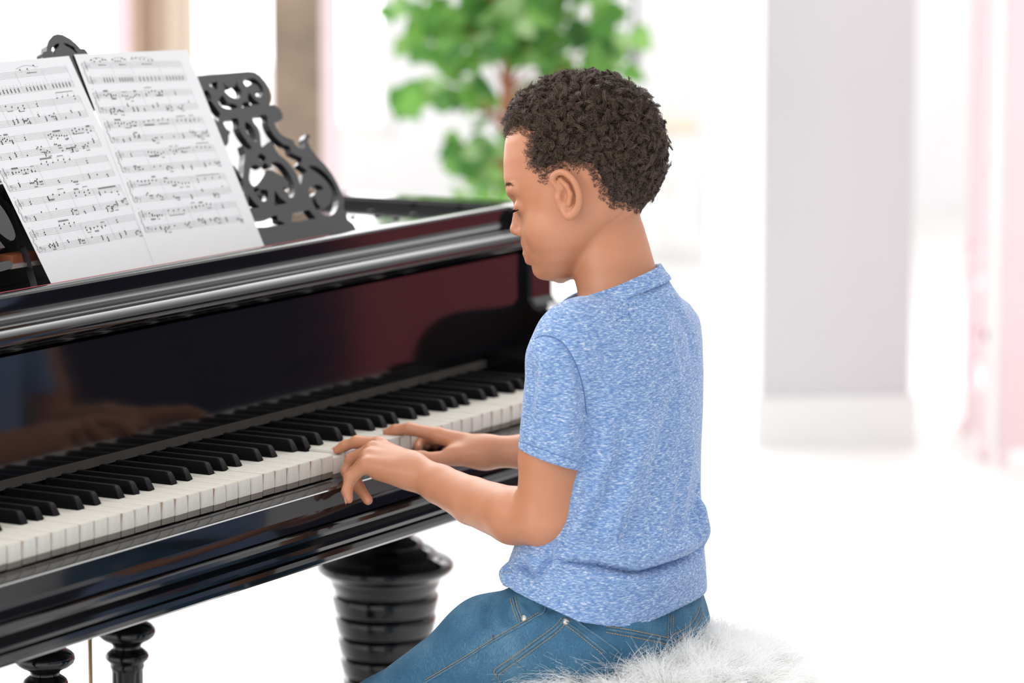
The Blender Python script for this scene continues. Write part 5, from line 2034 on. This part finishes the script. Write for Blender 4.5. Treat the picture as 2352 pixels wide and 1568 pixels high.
for px, py, r in ((1203, 1419, 7.5), (1300, 1426, 8.5)):
    h_ = hit(bvj, px, py)
    if h_ is None: continue
    c_, n_ = to_world(h_[0]), (h_[1] if h_[1] @ h_[0] < 0 else -h_[1]) @ RM
    bm = bmesh.new()
    bmesh.ops.create_uvsphere(bm, u_segments=20, v_segments=10, radius=1.0)
    mt = Matrix.Translation(Vector(c_)) @ Vector(n_).to_track_quat('Z', 'Y').to_matrix().to_4x4() @ Matrix.Diagonal((r * UPX, r * UPX, r * UPX * 0.35, 1))
    MB().bm(bm, mt).build('rivet', M_RIVET, jeans, smooth=True)

# shoes
for ank in (ankL, ankR):
    q = to_world(ank)
    m = MB()
    bm = bmesh.new(); bmesh.ops.create_uvsphere(bm, u_segments=28, v_segments=16, radius=1.0)
    for vv_ in bm.verts:
        x, y, z = vv_.co
        wq = 0.040 * (1 - 0.18 * max(0, -y))
        vv_.co = Vector((x * wq, y * 0.105 + 0.048, max(0.0, 0.034 + z * (0.040 if y > 0.1 else 0.052))))
    m.bm(bm, Matrix.Translation(Vector((q[0], q[1], 0.002))))
    m.build('shoe', M_SHOE, boy, smooth=True)

# ---- hair
HPOLY = [(1140, 330), (1160, 322), (1176, 316), (1192, 312), (1206, 322), (1203, 352), (1204, 386), (1222, 402), (1238, 424), (1246, 436), (1256, 426), (1264, 412), (1280, 403), (1302, 403), (1322, 410), (1333, 398), (1346, 404), (1362, 440), (1372, 462), (1398, 486), (1440, 490), (1480, 496), (1560, 480), (1580, 300), (1500, 120), (1300, 110), (1150, 200)]


def in_poly(x, y, poly):
    ins = np.zeros(len(x), bool)
    n = len(poly)
    for i in range(n):
        x0, y0 = poly[i]; x1, y1 = poly[(i + 1) % n]
        c = ((y0 > y) != (y1 > y)) & (x < (x1 - x0) * (y - y0) / (y1 - y0 + 1e-12) + x0)
        ins ^= c
    return ins


def hair_mask(V, grow=0.0):
    a, y, s = head_local(V)
    x = HX - a * _hc - np.abs(s) * _hs          # where the near side would be seen
    x = np.where(np.abs(s) < 60, np.where(y < 330, np.minimum(x, HX - a * _hc - np.abs(s) * _hs), x), x)
    x = x + 3 * np.sin(y * 0.33 + s * 0.21) + 2 * np.sin(y * 0.81 - s * 0.5)
    y = y + 2.5 * np.sin(x * 0.4 + s * 0.3) + 1.5 * np.sin(x * 0.95)
    return in_poly(x, y, HPOLY) & np.all((V > HEAD_LO) & (V < HEAD_HI), axis=1)


def build_hair():
    Nb = vnormals(Vc_body, F_body)
    hm = hair_mask(Vc_body)
    a, y, s = head_local(Vc_body)
    # keep the ears out of it
    ear = np.zeros(len(Vc_body), bool)
    for helix, ah, tr, disc, conch in EARS:
        e = np.minimum(disc(Vc_body), tr(Vc_body))
        for c in helix + ah: e = np.minimum(e, c(Vc_body))
        ear |= e < 0.0025
    hm &= ~ear
    fm = hm[F_body].all(1)
    fs = F_body[fm]
    # short dense layer close to the scalp
    used, inv = np.unique(fs, return_inverse=True)
    fs = inv.reshape(fs.shape)
    # depth inside the hair area: distance to its edge, so that the length fades at the hairline
    e = np.concatenate([fs[:, [0, 1]], fs[:, [1, 2]], fs[:, [2, 3]], fs[:, [3, 0]]])
    es = np.sort(e, 1)
    uq, cn = np.unique(es, axis=0, return_counts=True)
    edge_v = np.unique(uq[cn == 1])
    Pv = Vc_body[used]
    ev = Pv[edge_v]
    dist = np.full(len(used), 9.0)
    for i in range(0, len(used), 4000):
        ch = Pv[i:i + 4000]
        dist[i:i + 4000] = np.sqrt(((ch[:, None, :] - ev[None, ::3, :]) ** 2).sum(2).min(1))
    fade = np.clip(dist / 0.022, 0, 1)
    rnd = np.sin(Pv * 900).sum(1)
    lump = np.sin(Pv[:, 0] * 520 + np.sin(Pv[:, 1] * 410) * 2) * np.sin(Pv[:, 1] * 480 + np.sin(Pv[:, 2] * 390) * 2) * np.sin(Pv[:, 2] * 450 + 1.0)
    capv = Pv + Nb[used] * (-0.0016 + 0.0046 * np.clip(fade * 1.15 - 0.15, 0, 1) * (1 + 0.35 * lump))[:, None]
    hair = fast_mesh('hair', to_world(capv), fs, M_SCALP, boy)
    # curls
    fa = Vc_body[F_body[fm]]
    area = np.linalg.norm(np.cross(fa[:, 2] - fa[:, 0], fa[:, 3] - fa[:, 1]), axis=1)
    n = 60000
    pick = RNG.choice(len(fs), n, p=area / area.sum())
    u = RNG.random((n, 2))
    q = fa[pick]
    root = (q[:, 0] * (1 - u[:, :1]) + q[:, 1] * u[:, :1]) * (1 - u[:, 1:]) + (q[:, 3] * (1 - u[:, :1]) + q[:, 2] * u[:, :1]) * u[:, 1:]
    nr = Nb[used][fs[pick]].mean(1)
    fd = fade[fs[pick]].mean(1)
    keep = RNG.random(n) < 0.22 + 0.78 * fd
    root, nr, fd = root[keep], nr[keep], fd[keep]
    n = len(root)
    yb = np.interp(H / 2 - root[:, 1] / HS, [160, 260, 400, 480], [1.0, 1.0, 0.72, 0.45])
    L = (0.0035 + 0.0115 * fd) * yb * RNG.uniform(0.75, 1.2, n)
    # curls gather in small locks; every lock twists its own way
    nl = 1500
    cid = RNG.choice(n, nl, replace=False)
    cr, cn_ = root[cid], nr[cid]
    own = np.zeros(n, int)
    for i in range(0, n, 3000):
        own[i:i + 3000] = ((root[i:i + 3000, None, :] - cr[None]) ** 2).sum(2).argmin(1)
    ct = RNG.normal(size=(nl, 3)); ct -= cn_ * (ct * cn_).sum(1)[:, None]; ct /= np.linalg.norm(ct, axis=1)[:, None]
    cb_ = np.cross(cn_, ct)
    cL = L[cid] * RNG.uniform(0.8, 1.5, nl)
    cph, ctn = RNG.random(nl) * 6.28, RNG.uniform(0.9, 1.5, nl) * np.sign(RNG.normal(size=nl))
    t1 = ct[own] + 0.5 * RNG.normal(size=(n, 3)); t1 -= nr * (t1 * nr).sum(1)[:, None]
    t1 /= np.linalg.norm(t1, axis=1)[:, None] + 1e-9
    t2 = np.cross(nr, t1)
    k = 9
    ph = RNG.random(n) * 6.28
    turns = RNG.uniform(0.7, 1.4, n)
    stray = np.where(RNG.random(n) < 0.20, 0.10, 0.70)
    pts = []
    for i in range(k):
        t = i / (k - 1)
        rad = 0.0018 * min(1, t * 2.0)
        an = ph + turns * 6.28 * t
        free = root + nr * (L * (t - 0.2 * t * t))[:, None] + t1 * (L * 0.5 * t * t)[:, None] + (t1 * np.cos(an)[:, None] + t2 * np.sin(an)[:, None]) * (rad * (0.4 + 0.6 * fd))[:, None]
        ca = cph + ctn * 6.28 * t
        lock = cr + cn_ * (cL * (t - 0.28 * t * t))[:, None] + ct * (cL * 0.45 * t * t)[:, None] + (ct * np.cos(ca)[:, None] + cb_ * np.sin(ca)[:, None]) * (0.0026 * min(1, 1.6 * t))
        lk = lock[own] + 0.35 * (root - cr[own])
        wgt = (stray * np.clip(t * 1.5, 0, 1) * fd)[:, None]
        pts.append(free * (1 - wgt) + lk * wgt)
    pl = to_world(np.stack(pts, 1).reshape(-1, 3)).reshape(n, k, 3)
    hmx = hair_mat('dark_brown_curly_hair', (0.030, 0.019, 0.014), (0.150, 0.100, 0.075), 0.36)
    c = strands('curls', pl, np.linspace(0.00019, 0.00010, k), hmx, hair, 'stuff')
    return hair


hair = build_hair()

# eyebrow, eye and lashes of the near side (and the far side)
bvb = cam_bvh(Vc_body, F_body)


def surf(p):
    r = bvb.find_nearest(Vector(p))
    return np.array(r[0]), np.array(r[1])


def face_hair():
    br, la = [], []
    for sg_ in (1, -1):
        for i in range(150):
            t = RNG.random()
            s = (16 + 66 * t) * sg_
            p, nr = surf(HP(1172 + 26 * t * t, 431 - 6 * math.sin(t * 3) + RNG.normal() * 2.2, s))
            d = np.array([HP(1180, 440, s + 6 * sg_) - HP(1176, 442, s)]).reshape(3); d /= np.linalg.norm(d)
            d = d + nr * 0.35 + np.array([0, 0.25 - 0.4 * t, 0])
            br.append([p + d * 0.0045 * q for q in (0, 0.35, 0.7, 1.0)])
        for i in range(46):
            t = i / 45
            s = (26 + 46 * t) * sg_
            p, nr = surf(HP(1188 + 14 * t * t, 479 + 5 * t, s))
            fw_ = np.array([-_hc, 0, _hs])
            d = fw_ * 0.9 + np.array([-_hs, 0, -_hc]) * sg_ * (t - 0.3) * 0.9 + np.array([0, -0.75, 0])
            d /= np.linalg.norm(d)
            L_ = 0.0108 + 0.0015 * math.sin(t * 3)
            la.append([p - d * 0.001 + d * L_ * q + np.array([0, 1.0, 0]) * L_ * 0.2 * q * q for q in (0, 0.35, 0.7, 1.0)])
    hb = hair_mat('dark_brow_hair', (0.12, 0.06, 0.035), (0.20, 0.10, 0.06))
    b_ = to_world(np.array(br).reshape(-1, 3)).reshape(-1, 4, 3); l_ = to_world(np.array(la).reshape(-1, 3)).reshape(-1, 4, 3)
    strands('eyebrows', b_, np.array([0.00012, 0.00013, 0.0001, 0.00004]), hb, body, 'stuff')
    lm_ = hair_mat('black_lash_hair', (0.006, 0.005, 0.005), (0.012, 0.009, 0.009), 0.9)
    lm_.node_tree.nodes['Principled BSDF'].inputs['Specular IOR Level'].default_value = 0.0
    strands('eyelashes', l_, np.array([0.0003, 0.0003, 0.00025, 0.0001]), lm_, body, 'stuff')


face_hair()

# nails
for chn, up in ((fingL[0], 1), (fingL[3], 1), (fingR[0], 1)):
    c = chn[-1][0]
    dr = c.b - c.a; dr /= np.linalg.norm(dr)
    upv = np.array([0, 1.0, -0.3]); 
    if chn is fingL[3]: upv = np.array([-1.0, 0.1, -0.2])
    upv = upv - dr * (upv @ dr); upv /= np.linalg.norm(upv)
    sd_ = np.cross(dr, upv)
    pc_ = c.b + dr * c.rb * 0.25
    vv_, ff_ = [], []
    nu, nv = 7, 7
    for j in range(nv):
        for i in range(nu):
            u_ = (i / (nu - 1) - 0.5) * 1.5; w_ = (j / (nv - 1) - 0.5)
            rr_ = c.rb * 1.03
            u2 = u_ * math.sqrt(max(0.05, 1 - (abs(w_) * 1.7) ** 4))
            o_ = upv * math.cos(u2 * 0.85) * rr_ + sd_ * math.sin(u2 * 0.85) * rr_
            vv_.append(pc_ + o_ + dr * w_ * 0.0085 - upv * max(0, w_) ** 2 * 0.004)
    for j in range(nv - 1):
        for i in range(nu - 1):
            a = j * nu + i; ff_.append((a, a + 1, a + nu + 1, a + nu))
    mesh_obj('nail', to_world(np.array(vv_)), ff_, M_NAIL, body, smooth=True)
